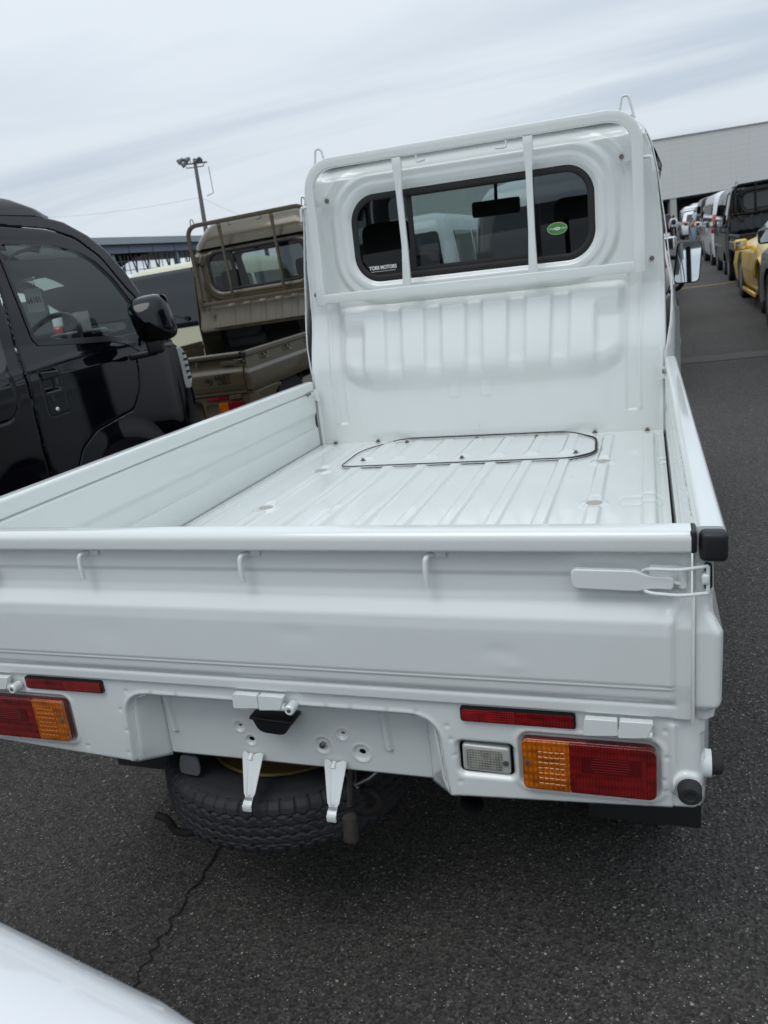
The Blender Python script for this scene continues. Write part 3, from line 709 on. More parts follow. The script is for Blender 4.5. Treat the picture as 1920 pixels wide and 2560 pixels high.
    osd = poly_sdf([(-hw, zb), (hw, zb), (hw, 0.60), (-hw, 0.60)])
    def sd2(X, Z):
        d = osd(X, Z)
        for k, r in holes.items(): d = np.maximum(d, r-np.hypot((X-bs[k][0])/1.15, Z-bs[k][1]))
        return d
    def mp2(X, Z):
        y = yb+0*X+0.006*(1-sstep(0, 0.007, Z-zb))
        for (bx, bz, r) in bs:
            d = np.hypot(X-bx, Z-bz); y = y+0.0040*(1-sstep(r*0.55, r, d))-0.0012*np.exp(-((d-r)/0.002)**2)
        for bx in (-0.256, 0.190):    # vertical ribs hanging from the top
            y = y-0.009*sstep(0.008, 0.003, np.abs(X-bx-0.06*(0.56-Z)))*sstep(0.485, 0.492, Z)
        return X, y, Z
    b = sheet('recess_back', (-hw, hw), (zb, 0.60), 0.0018 if detail else 0.02, sd2 if detail else osd, mp2 if detail else (lambda X, Z: (X, yb+0*X, Z)), mat, p)
    md = b.modifiers.new('s', 'SOLIDIFY'); md.thickness = 0.003
    mb = MB(); mb.box((0, 0.034, 0.6005), (0.60, 0.056, 0.003)); mb.build('recess_top', mat, p)
    if detail:
        mb = MB()
        for k in (1, 4): mb.cyl((bs[k][0], yb+0.012, bs[k][1]), (bs[k][0], yb+0.016, bs[k][1]), 0.02)
        mb.build('hole_backing', 'dark', p)
        mb = MB()
        for k in (0, 3): mb.cyl((bs[k][0], yb+0.006, bs[k][1]), (bs[k][0], yb+0.010, bs[k][1]), 0.008)
        mb.build('weld_nut', 'gold', p)
        mb = MB(); mb.cyl((0.063, yb-0.004, 0.4855), (0.063, yb+0.004, 0.4855), 0.0062, n=6); mb.cyl((0.063, yb-0.007, 0.4855), (0.063, yb-0.003, 0.4855), 0.0035, n=12); mb.build('bolt', 'steel', p)
    return p
_r = random.Random(9)
WELDS = [(x, 0.606) for x in (-0.30, -0.245, -0.19, 0.11, 0.155, 0.22, 0.27)]+[(-0.322, 0.565), (-0.318, 0.52), (-0.324, 0.47), (0.322, 0.585), (0.327, 0.56), (0.331, 0.53), (0.337, 0.48), (0.60, 0.474), (0.635, 0.474), (0.658, 0.52), (0.66, 0.50), (0.662, 0.56), (0.66, 0.605), (0.625, 0.612), (-0.42, 0.476), (-0.52, 0.48)]

def plate_bracket(parent, x, mat, z=0.453):
    V = []; F = []; n, m_ = 28, 9
    for i in range(n):
        t = i/(n-1)
        w = 0.0240*(1-t)+0.0085*t if t < 0.80 else 0.0100+0.0
        zz = z+0.006-0.080*t
        yy = 0.053-0.055*t
        if t > 0.80: w = 0.0085+0.0*t
        if t > 0.86: yy -= 0.006; w = 0.0095
        for j in range(m_):
            q = -1+2*j/(m_-1)
            edge = 0.005*(abs(q)**3)*(1-t); mid = -0.006*math.exp(-(q/0.28)**2)*(1 if t < 0.80 else 0)
            wavy = 0.004*math.cos(q*3*PI)*(1-sstep(0, 0.06, t))
            V.append((x+w*q+0.006*t, float(yy+edge*0.6+mid), float(zz+wavy)))
    for i in range(n-1):
        for j in range(m_-1): a = i*m_+j; F.append((a, a+m_, a+m_+1, a+1))
    b = mk('plate_bracket', V, F, mat, parent); md = b.modifiers.new('s', 'SOLIDIFY'); md.thickness = 0.002
    md = b.modifiers.new('u', 'SUBSURF'); md.levels = 1; md.render_levels = 1
    mb = MB(); mb.tube([(x, 0.052, z+0.004), (x-0.001, 0.042, z-0.004)], 0.0055, 12); mb.build('bracket_stem', mat, b)
    mb = MB(); mb.box((x+0.0052, 0.0045, z-0.0615), (0.0145, 0.002, 0.0060), Matrix.Rotation(math.radians(-35), 3, 'X')); mb.build('foam_strip', 'steel', b)
    mb = MB(); mb.box((x+0.0060, -0.0065, z-0.0745), (0.0185, 0.0045, 0.0130), None, 0.0015); mb.build('clip', mat, b)
    return b

def bed_floor(L, mat, parent, detail=True, hatch=True):
    RX = [k*0.1235 for k in range(-5, 6)]; RX = [-0.642, -0.500, -0.3705, -0.247, -0.1235, 0.0, 0.1235, 0.247, 0.3705, 0.500, 0.642]
    hs = poly_sdf(round_poly([(-0.455, 1.555), (0.465, 1.555), (0.465, 1.995), (-0.455, 1.995)], [0.06, 0.085, 0.11, 0.11], 8))
    hat = poly_sdf(round_poly([(-0.440, 1.528), (0.395, 1.552), (0.470, 1.62), (0.458, 1.86), (0.35, 1.988), (-0.33, 1.988), (-0.452, 1.80)], [0.035, 0.03, 0.05, 0.05, 0.06, 0.06, 0.09], 8))
    plugs = [(-0.5, 1.489), (0.499, 1.497), (0.499, 1.021), (-0.497, 1.02)]
    def ribs(X, Y, y0, y1):
        z = 0*X
        for r in RX:
            z = np.maximum(z, 0.0105*(1-sstep(0.0140, 0.0215, np.abs(X-r)))*sstep(y0-0.02, y0+0.03, Y)*(1-sstep(y1-0.05, y1, Y)))
        return z
    def mp(X, Y):
        z = ribs(X, Y, 0.02, L-0.05)
        if hatch: hd = hat(X, Y); z = z*sstep(0.004, 0.030, hd); z = np.where(hd < 0.004, -0.004, z)
        if detail:
            for (px, py) in plugs:
                d = np.hypot(X-px, Y-py); z = np.where(d < 0.05, np.maximum(z, 0)*(sstep(0.028, 0.05, d))+0.0050*(1-sstep(0.030, 0.044, d)), z)
            # cross member swages near the right edge
            z = z-0.0022*sstep(0.0035, 0.001, np.abs(rrect(0.62, 1.05, 0.055, 0.035, 0.01)(X, Y)))
            z = z-0.003*(1-sstep(0.0, 0.004, np.abs(X-0.675)))*(Y < 1.93)
            for yy in (1.93, 1.50): z = z-0.004*(1-sstep(0.0, 0.003, np.abs(rrect(0.692, yy, 0.022, 0.03, 0.008)(X, Y))))
            z = z+0.0009*np.exp(-(((X+0.25)/0.03)**2+((Y-1.02)/0.02)**2))
        return X, Y, 0.655+z
    f = sheet('bed_floor', (-0.6935, 0.6935), (0.018, L+0.02), (0.0035, 0.012) if detail else (0.011, 0.1), None, mp, mat, parent)
    mb = MB(); mb.box((0, L/2, 0.640), (1.40, L-0.04, 0.012)); mb.build('floor_underside', 'dark', f)
    if hatch:
        def mph(X, Y):
            z = 0*X
            for r in RX[1:-1]:
                end = sstep(1.605, 1.66, Y)*(1-sstep(1.93, 1.96, Y))
                z = np.maximum(z, 0.0065*(1-sstep(0.012, 0.0245+0.012*(1-sstep(1.63, 1.69, Y)), np.abs(X-r)))*end)
            for (bx, by) in ((-0.386, 1.633), (0.001, 1.615), (0.401, 1.636), (-0.299, 1.933), (-0.01, 1.945), (0.229, 1.934)):
                d = np.hypot((X-bx)/1.8, Y-by); z = z*sstep(0.010, 0.022, d)
            z = z-0.003*(1-sstep(0.0, 0.006, -hat(X, Y)))
            return X, Y, 0.6585+z
        h = sheet('floor_hatch', (-0.47, 0.48), (1.51, 2.0), 0.0035 if detail else 0.02, hat, mph, mat, parent)
        op = round_poly([(-0.440, 1.528), (0.395, 1.552), (0.470, 1.62), (0.458, 1.86), (0.35, 1.988), (-0.33, 1.988), (-0.452, 1.80)], [0.035, 0.03, 0.05, 0.05, 0.06, 0.06, 0.09], 8)
        mb = MB(); mb.tube([(a, b, 0.6618+0.0022*float(sstep(1.9, 1.97, b))) for a, b in op], [0.0021+0.0016*float(sstep(0.35, 0.46, a)) for a, b in op], 8, True); mb.build('hatch_gasket', 'rubber_matt', h)
        if detail:
            for (bx, by) in ((-0.386, 1.633), (0.001, 1.615), (0.401, 1.636), (-0.299, 1.933), (-0.01, 1.945), (0.229, 1.934)):
                mb = MB(); mb.cyl((bx, by, 0.6565), (bx, by, 0.6592), 0.0108, n=20); mb.cyl((bx, by, 0.659), (bx, by, 0.6668), 0.0062, n=6); mb.build('hatch_bolt', 'bolt', h)
    if detail:
        for bx in (-0.634, -0.441, -0.266, -0.008, 0.259, 0.445, 0.637):
            y = L-0.008 if abs(bx) > .3 else L+0.006
            mb = MB(); mb.cyl((bx, y, 0.655), (bx, y, 0.6575), 0.010, n=20); mb.cyl((bx, y, 0.657), (bx, y, 0.665), 0.006, n=6); mb.build('floor_bolt', 'bolt', f)
        for (px, py) in plugs:
            mb = MB(); mb.cyl((px, py, 0.6585), (px, py, 0.6605), 0.0225, n=32); mb.build('floor_plug', 'plug', f)
        # seam sealer bead along the cab foot, uneven like brushed-on sealer
        rr = random.Random(4); pts = [(-0.70+1.4*i/90, L+0.004+rr.uniform(-.0015, .0015), 0.6585+rr.uniform(0, .0025)) for i in range(91)]
        mb = MB(); mb.tube(pts, [0.0030+0.0022*rr.random() for _ in pts], 8); mb.build('seam_sealer', mat, f)
    return f

def cab(L, mat, root, glass='tint', detail=True, jumbo=False):
    """cab: pressed rear wall with window, sides, roof, nose, interior"""
    c0 = root
    ztop = 1.775
    wz = [(0.60, 0.7035), (0.950, 0.7035), (0.962, 0.7070), (1.05, 0.7090), (1.20, 0.7080), (1.386, 0.7010), (1.571, 0.6830), (1.66, 0.6650), (1.72, 0.6420), (1.76, 0.602), (1.778, 0.55)]
    WZ = np.array([a for a, b in wz]); WX = np.array([b for a, b in wz])
    def half(z): return np.interp(z, WZ, WX)
    wsd = rrect(0, 1.535, 0.515, 0.185, 0.125) if jumbo else rrect(-0.007, 1.467, 0.4700, 0.1640, 0.103)
    def base(z):
        b = L+0.075*sstep(0.93, 1.22, z)
        return b+0.10*np.clip((z-1.70)/0.08, 0, 1)**2
    def wall(X, Z):
        ax = np.abs(X); y = base(Z)
        # lower bulge with channels
        outer = sstep(0.575, 0.535, ax-0.0*Z)
        if jumbo: ax = np.abs(X)*0.92
        zbot = np.interp(ax, [0, 0.43, 0.50, 0.56], [0.862, 0.864, 0.885, 0.925])
        up_ = 1-sstep(1.178, 1.212, Z-(0.03 if jumbo else 0.0)); dn = sstep(0, 0.100, Z-zbot)**0.8
        b = 0.044*outer*up_*dn
        f2 = 1-0.50*sstep(0.446, 0.470, ax)*(1-sstep(1.08, 1.165, Z))*sstep(0.86, 1.02, Z)
        f2 = f2+0.30*sstep(0.488, 0.498, ax)*(1-sstep(1.10, 1.165, Z))*0
        ch = 0*X
        for cx in (-0.335, -0.1675, 0.0, 0.1675, 0.335):
            hw_ = 0.036 if cx else 0.034
            ch = np.maximum(ch, 1-sstep(hw_-0.011, hw_+0.007, np.abs(X-cx*np.interp(Z, [0.9, 1.2], [0.965, 1.0]))))
        y = y-b*f2*(1-0.42*ch*sstep(0.88, 0.99, Z))
        y = y-0.012*sstep(0.52, 0.46, ax)*(1-sstep(0.80, 0.90, Z))*sstep(0.66, 0.70, Z)*0.5
        for bx in (-0.095, 0.035): y = y-0.004*(1-sstep(0.0, 0.006, rrect(bx, 0.855, 0.018, 0.028, 0.004)(X, Z)))
        # vertical swage either side
        y = y-0.006*np.exp(-((ax-0.612-0.012*sstep(0.9, 1.2, Z))/0.0045)**2)*sstep(0.735, 0.742, Z)*(1-sstep(1.20, 1.24, Z))
        y = y+0.006*(1-sstep(0.0, 0.010, np.abs(ax-0.585-0.012*sstep(0.9, 1.2, Z))-0.014))*sstep(0.735, 0.742, Z)*(1-sstep(1.22, 1.28, Z))
        # window surround: padded ring, step, outer step
        d = wsd(X, Z)
        y = y-0.013*(1-sstep(0.070, 0.094, d))
        y = y-0.005*(1-sstep(0.034, 0.048, d))
        y = y+0.014*(1-sstep(0.0, 0.022, d))
        y = y-0.0025*np.exp(-((d-0.128)/0.008)**2)*sstep(1.45, 1.55, Z)
        y = y+0.010*sstep(1.700, 1.716, Z-0.0*ax)*sstep(0.60, 0.55, ax)
        # edge flange
        e = half(Z)-ax
        y = y-0.010*(1-sstep(0.008, 0.020, e))*(Z < 1.70)
        y = y+0.020*(1-sstep(0.0, 0.008, e))
        return y
    outer = lambda X, Z: np.maximum(np.maximum(np.abs(X)-half(Z), Z-ztop), 0.652-Z)
    def sdf(X, Z): return np.maximum.reduce([outer(X, Z), -wsd(X, Z)-0.012, (1.025-Z) if jumbo else outer(X, Z)])
    st = (0.005, 0.004) if detail else (0.010, 0.010)
    w = sheet('rear_wall', (-0.745, 0.745), (0.652, ztop), st, sdf, lambda X, Z: (X, wall(X, Z), Z), mat, c0)
    md = w.modifiers.new('s', 'SOLIDIFY'); md.thickness = 0.004; md.offset = -1
    if jumbo:
        mb = MB(); mb.box((0, L+0.022, 1.012), (1.38, 0.030, 0.030), None, 0.006); mb.build('wall_lip', mat, c0)
        mb = MB(); mb.box((0, L+0.36, 0.80), (1.38, 0.02, 0.36)); mb.build('recess_wall', 'dark', c0)  # recess shade put into the colour: black instead of body paint
        mb = MB(); mb.box((0, L+0.18, 0.648), (1.38, 0.38, 0.012)); mb.build('recess_floor', mat, c0)
    # window: rubber frame, three panes
    yw = L+0.075+0.004
    fr = sheet('rear_window', (-0.60, 0.60), (1.28, 1.72), (0.006, 0.005), lambda X, Z: np.maximum(wsd(X, Z)-0.004, -wsd(X, Z)-0.023), lambda X, Z: (X, yw-0.008-0.006*np.sin(np.clip((wsd(X, Z)+0.028)/0.032, 0, 1)*PI), Z), 'rubber_matt', c0)
    win = fr
    md = fr.modifiers.new('s', 'SOLIDIFY'); md.thickness = 0.012; md.offset = -1
    gi = lambda X, Z: wsd(X, Z)+0.016
    for nm, x0, x1, gl in (('fixed_pane', -0.58, -0.236, glass), ('sliding_pane', -0.236, 0.238, 'glass' if glass == 'tint' else glass), ('fixed_pane', 0.238, 0.58, glass)):
        mb = None
        g = sheet(nm, (-0.58, 0.58), (1.29, 1.72), 0.008, lambda X, Z, x0=x0, x1=x1: np.maximum(gi(X, Z), np.maximum(x0-X, X-x1)), lambda X, Z: (X, yw+0.002+0*X, Z), gl, win, smooth=False)
    mb = MB()
    for x in (-0.236, 0.238): mb.box((x, yw+0.004, 1.50 if jumbo else 1.467), (0.020, 0.012, 0.37 if jumbo else 0.312), None, 0.002)
    mb.box((0, yw+0.004, 1.3300), (0.50, 0.010, 0.024), None, 0.002); mb.box((0, yw+0.004, 1.675 if jumbo else 1.612), (0.50, 0.010, 0.014), None, 0.002)
    mb.build('pane_channel', 'rubber_matt', win)
    # body shell: side panels with door opening, roof, nose
    yf = L+1.40
    def shx(Y, Z):
        h = np.interp(Z, [0.35, 0.60, 0.80, 0.90, 1.05, 1.20, 1.386, 1.571, 1.66, 1.72, 1.76, 1.778], [0.725, 0.7375, 0.7375, 0.735, 0.7375, 0.7270, 0.7080, 0.6830, 0.6650, 0.6420, 0.602, 0.55])
        fl = np.interp(Z, [0.35, 0.6, 0.945, 1.1, 1.2], [0, 0.022, 0.015, 0.004, 0.0])
        h = h-(h-half(Z)+0.003)*np.clip(1-(Y-L)/0.09, 0, 1)**2
        h = h+0.035*sstep(L, L+0.5, Y)*np.interp(Z, [0.4, 0.9, 1.15, 1.4], [0.9, 1.0, 0.7, 0.0])
        h = h+0.006*np.exp(-((Z-0.93)/0.012)**2)*sstep(L+.15, L+.3, Y)
        return h-0.06*sstep(yf-0.18, yf, Y)
    ed = [(L-0.006, 0.40), (L-0.006, 0.93), (L+0.066, 1.22), (L+0.070, 1.70), (L+0.17, 1.778), (L+0.72, 1.778), (L+0.85, 1.735), (L+1.20, 1.15), (yf-0.01, 1.02), (yf, 0.40)]
    door = poly_sdf(round_poly([(L+0.29, 1.66), (L+0.26, 1.10), (L+1.13, 1.08), (L+0.90, 1.52), (L+0.83, 1.66)], 0.05))
    arch = lambda Y, Z: 0.315-np.hypot(Y-(L+0.64+0.02), Z-0.27)
    so = poly_sdf(ed)
    for s in (1, -1):
        sd = sheet('cab_side', (L, yf), (0.40, 1.778), 0.014, lambda Y, Z: np.maximum(np.maximum(so(Y, Z), -door(Y, Z)), arch(Y, Z)), lambda Y, Z, s=s: (s*shx(Y, Z), Y, Z), mat, c0)
        md = sd.modifiers.new('s', 'SOLIDIFY'); md.thickness = 0.004; md.offset = 0
        gl = sheet('door_glass', (L+0.2, L+1.2), (1.05, 1.70), 0.03, lambda Y, Z: door(Y, Z)-0.004, lambda Y, Z, s=s: (s*(shx(Y, Z)-0.008), Y, Z), 'glass', sd)
        tr = sheet('door_trim', (L+0.2, L+1.2), (1.03, 1.70), 0.006, lambda Y, Z: np.maximum(door(Y, Z)-0.016, -door(Y, Z)-0.006), lambda Y, Z, s=s: (s*(shx(Y, Z)+0.003), Y, Z), 'rubber_matt', sd)
        if detail:
            mb = MB(); mb.tube([(s*(float(shx(L+0.24, z))+0.001), L+0.245, z) for z in (1.05, 0.9, 0.75, 0.6)], 0.0016, 6); mb.build('door_seam', 'dark', sd)
            # smoked visor over the door window
            vis = sheet('rain_visor', (L+0.24, L+0.86), (1.60, 1.70), 0.02, None, lambda Y, Z, s=s: (s*(shx(Y, Z)+0.004+0.05*(1.70-Z)*4), Y, Z), 'dark_glass', sd)
    # roof
    def mpr(U, V):
        a = U; x = a*0.60; y = V
        return x, y, ztop+0.003+0.022*(1-a*a)-0.06*sstep(L+0.70, L+0.85, V)*1.0-0.10*np.clip((L+0.18-V)/0.14, 0, 1)**2*0.3
    rf = sheet('cab_roof', (-1, 1), (L+0.09, L+0.86), (0.05, 0.02), None, mpr, mat, c0)
    md = rf.modifiers.new('s', 'SOLIDIFY'); md.thickness = 0.006; md.offset = -1
    if jumbo:     # taller roof section with a sloping back
        def lv(U, V):
            th = U*PI; r = (1-np.abs(V)**1)
            return None
        levels = [(1.76, 0.06, 1.15, 0.66), (1.80, 0.07, 1.10, 0.655), (1.87, 0.10, 1.04, 0.61), (1.94, 0.14, 0.97, 0.555), (1.985, 0.20, 0.90, 0.51), (2.000, 0.32, 0.80, 0.42)]
        ring_stack('high_roof', [(z, L+a, L+b, h, 0.16) for z, a, b, h in levels], mat, c0, 0.14)
    # windscreen and nose
    ws = poly_sdf(round_poly([(-0.57, 1.70), (0.57, 1.70), (0.66, 1.08), (-0.66, 1.08)], 0.06))
    def fy(Z): return np.interp(Z, [0.30, 0.55, 1.0, 1.15, 1.735, 1.778], [yf, yf+0.01, yf-0.01, L+1.22, L+0.85, L+0.74])
    fo = lambda X, Z: np.abs(X)-(half(np.maximum(Z, 0.98))-0.008+0.02*(Z < 1.2))
    n = sheet('cab_front', (-0.75, 0.75), (0.36, 1.775), 0.018, lambda X, Z: np.maximum(fo(X, Z), -ws(X, Z)), lambda X, Z: (X, fy(Z)+0.03*(1-(X/0.75)**2)-0.0, Z), mat, c0)
    sheet('windscreen', (-0.68, 0.68), (1.06, 1.72), 0.04, lambda X, Z: ws(X, Z)-0.01, lambda X, Z: (X, fy(Z)+0.03*(1-(X/0.75)**2)-0.006, Z), 'glass', n)
    # interior
    mb = MB(); mb.box((0, L+0.62, 0.72), (1.30, 1.05, 0.04)); mb.box((0, L+0.62, 1.745), (1.12, 0.95, 0.02)); mb.box((0, L+0.10, 1.16 if jumbo else 1.00), (1.28, 0.03, 0.25 if jumbo else 0.55))
    mb.build('cab_lining', 'interior', c0)
    mb = MB(); mb.prism(round_poly([(L+0.98, 0.75), (L+0.92, 1.07), (L+1.02, 1.13), (L+1.20, 1.09), (L+1.30, 0.75)], 0.04), 0, -0.66, 0.66); mb.build('dashboard', 'plastic', c0, angle=40)
    for s in (1, -1):
        st_ = empty('seat', (s*0.405, L+0.28, 0)); st_.parent = c0
        mb = MB(); mb.box((0, 0.28, 0.86), (0.46, 0.46, 0.14), None, 0.05, 4); mb.build('seat_cushion', 'seat', st_)
        mb = MB(); mb.box((0, 0.03, 1.14), (0.38, 0.12, 0.50), Matrix.Rotation(0, 3, 'X'), 0.05, 4); mb.build('backrest', 'seat', st_)
        mb = MB(); mb.box((0, 0.02, 1.46), (0.22, 0.09, 0.16), None, 0.04, 4); mb.build('headrest', 'seat', st_)
    mb = MB(); mb.tube([(0.32+0.18*math.cos(a), L+0.78+0.06*math.sin(a), 1.10+0.165*math.sin(a)) for a in [2*PI*k/28 for k in range(28)]], 0.013, 10, True)
    mb.box((0.32, L+0.79, 1.10), (0.30, 0.03, 0.05), None, 0.01); mb.cyl((0.32, L+0.80, 1.09), (0.32, L+0.95, 1.04), 0.03)
    mb.build('steering_wheel', 'plastic', c0)
    if detail:
        mb = MB(); mb.box((-0.02, L+0.80, 1.575), (0.225, 0.03, 0.070), Matrix.Rotation(math.radians(0), 3, 'Y'), 0.012, 3); mb.cyl((-0.02, L+0.81, 1.60), (-0.02, L+0.83, 1.68), 0.008); mb.build('interior_mirror', 'interior', c0)
    return c0

def ring_stack(name, levels, mat, parent, r=0.2, n=10, subd=0, closebottom=True):
    """body built of plan-view rounded rectangles: (z, y_rear, y_front, half_width[, radius])"""
    V = []; F = []; rings = []
    for lv in levels:
        z, ya, yb, hw = lv[:4]; rr = lv[4] if len(lv) > 4 else r; rf = lv[5] if len(lv) > 5 else rr
        rr = min(rr, hw*0.95, (yb-ya)*0.45); rf = min(rf, hw*0.95, (yb-ya)*0.45); ring = []
        for (sx, yy, rad, a0) in ((1, ya, rr, -90), (1, yb, rf, 0), (-1, yb, rf, 90), (-1, ya, rr, 180)):
            cx = sx*(hw-rad); cy = yy+rad if yy == ya else yy-rad
            for k in range(n+1):
                a = math.radians(a0+90*k/n); ring.append((cx+rad*math.cos(a), cy+rad*math.sin(a), z))
        rings.append(ring)
    m_ = len(rings[0])
    for ring in rings: V += ring
    for i in range(len(rings)-1):
        for k in range(m_):
            a = i*m_+k; b = i*m_+(k+1) % m_; F.append((a, b, b+m_, a+m_))
    F.append(tuple(range((len(rings)-1)*m_, len(rings)*m_)))
    if closebottom: F.append(tuple(range(m_))[::-1])
    return mk(name, V, F, mat, parent, True, 38)

def guard_frame(L, mat, root, ztop=1.778, hb=0.2455, detail=True):
    y = L-0.005
    gf = root
    def bar(pts, w, d, name, mat_=mat, closed=False):
        """flat rectangular tube following pts in the XZ plane; w in plane, d deep"""
        P = [Vector((p[0], p[1])) for p in pts]; V = []; F = []
        for i, p in enumerate(P):
            if i == 0: t = (P[1]-P[0]).normalized(); k = 1
            elif i == len(P)-1: t = (P[-1]-P[-2]).normalized(); k = 1
            else:
                t1 = (p-P[i-1]).normalized(); t2 = (P[i+1]-p).normalized(); t = (t1+t2).normalized(); k = 1/max(0.5, t.dot(t1))
            nrm = Vector((-t.y, t.x)); ww = (w[i] if isinstance(w, list) else w)/2*k
            b = 0.0025
            for (du, dv) in ((-1, -1), (1, -1), (1, 1), (-1, 1)):
                V.append((p.x+nrm.x*ww*du, y+d/2*dv, p.y+nrm.y*ww*du))
        for i in range(len(P)-1):
            for k in range(4): a = i*4+k; b_ = i*4+(k+1) % 4; F.append((a, b_, b_+4, a+4))
        F.append((0, 1, 2, 3)); F.append(tuple(len(V)-4+k for k in (3, 2, 1, 0)))
        o = mk(name, V, F, mat_, gf, False)
        bm = bmesh.new(); bm.from_mesh(o.data); bmesh.ops.recalc_face_normals(bm, faces=bm.faces); bm.to_mesh(o.data); bm.free()
        md = o.modifiers.new('b', 'BEVEL'); md.width = 0.0035; md.segments = 3; md.limit_method = 'ANGLE'; md.angle_limit = math.radians(40)
        o.data.polygons.foreach_set('use_smooth', [True]*len(o.data.polygons))
        return o
    zc = ztop-0.019
    path = arc_path([(-0.6190, 1.232, 0), (-0.6120, 1.40, 0), (-0.6120, zc, 0), (0.6160, zc, 0), (0.6180, 1.40, 0), (0.6200, 1.232, 0)], 0.115, 12)
    _g = bar([(p.x, p.y) for p in path], 0.038, 0.022, 'guard_frame'); gf = _g
    bar([(-0.601, 1.2545), (0.602, 1.2530)], 0.037, 0.020, 'lower_rail')
    for s in (-1, 1):
        x = s*hb
        o = bar([(x, zc-0.02), (x, zc-0.055), (x-0.001, zc-0.14), (x-0.002*s, 1.42), (x-0.004, 1.268)], [0.036, 0.036, 0.024, 0.024, 0.034], 0.018, 'vertical_bar')
    for s in (-1, 1):     # L hooks under the top bar
        x = s*0.168; mb = MB()
        mb.tube(arc_path([(x, y-0.004, zc-0.012), (x, y-0.004, zc-0.043), (x-s*0.006, y-0.010, zc-0.047), (x-s*0.036, y-0.026, zc-0.047)], 0.010, 6), 0.0042, 10); mb.build('frame_hook', mat, gf)
    for s in (-1, 1):     # mounting brackets
        for (bx, bz) in ((0.562, 1.629), (0.660, 1.2755)):
            mb = MB(); pl = round_poly([(s*(bx-0.016 if bx > .6 else bx-0.014), bz-0.017), (s*(bx+0.014 if bx > .6 else bx+0.05), bz-0.017), (s*(bx+0.014 if bx > .6 else bx+0.05), bz+0.017), (s*(bx-0.016 if bx > .6 else bx-0.014), bz+0.017)], 0.008)
            yb = L+0.045 if bz > 1.5 else L+0.050
            mb.prism(pl, 1, yb, yb+0.004)
            mb.box((s*0.612, (y+yb)/2, bz), (0.006, yb-y+0.01, 0.030), None, 0.002)
            mb.build('mounting_bracket', mat, gf)
            mb = MB(); mb.cyl((s*bx, yb-0.006, bz), (s*bx, yb+0.001, bz), 0.0085, n=18); mb.build('rubber_plug', 'bolt', gf)
        # roof loops
        mb = MB(); x = s*0.578
        mb.tube(arc_path([(x-0.024, L+0.055, ztop-0.03), (x-0.012, L+0.055, ztop+0.046), (x+0.010, L+0.055, ztop+0.046), (x+0.030, L+0.055, ztop-0.03)], 0.012, 6), 0.0046, 10); mb.build('roof_loop', mat, gf)
        # work-lamp / rope hook at the outside of the frame
        mb = MB(); z0 = 1.612
        mb.tube(arc_path([(s*0.632, y+0.01, z0), (s*0.664, y+0.015, z0+0.002), (s*0.668, y+0.016, z0-0.048)], 0.014, 6), 0.0060, 10); mb.build('side_hook', mat, gf)
    return gf

def door_mirror(L, root):
    m_ = root
    for s in (1,):
        c = Vector((s*0.826, L+0.93, 1.238))
        osd = round_poly([(-0.050, 0.094), (0.058, 0.088), (0.044, -0.094), (-0.072, -0.092)], 0.024, 6)
        mb = MB(); mb.prism([(c.x+s*a, c.z+b) for a, b in osd], 1, c.y, c.y+0.045)
        h = mb.build('door_mirror', 'plastic', m_); md = h.modifiers.new('b', 'BEVEL'); md.width = 0.008; md.segments = 3; md.limit_method = 'ANGLE'; md.angle_limit = math.radians(50)
        ins = [(a*0.90, b*0.94) for a, b in osd]
        mb = MB(); mb.prism([(a, b) for a, b in ins], 1, -0.002, 0.001)
        g = mb.build('mirror_glass', 'mirror', h); g.location = (c.x, c.y-0.010, c.z); g.rotation_euler = (math.radians(-1.4), 0, math.radians(-4))
        mb = MB(); mb.tube(arc_path([(s*0.745, c.y+0.08, c.z+0.03), (s*0.79, c.y+0.04, c.z+0.02), (c.x, c.y+0.03, c.z)], 0.02), 0.011, 10)
        mb.tube(arc_path([(s*0.745, c.y+0.08, c.z-0.13), (s*0.79, c.y+0.04, c.z-0.11), (c.x, c.y+0.03, c.z-0.03)], 0.02), 0.011, 10); mb.build('mirror_arm', 'plastic', h)

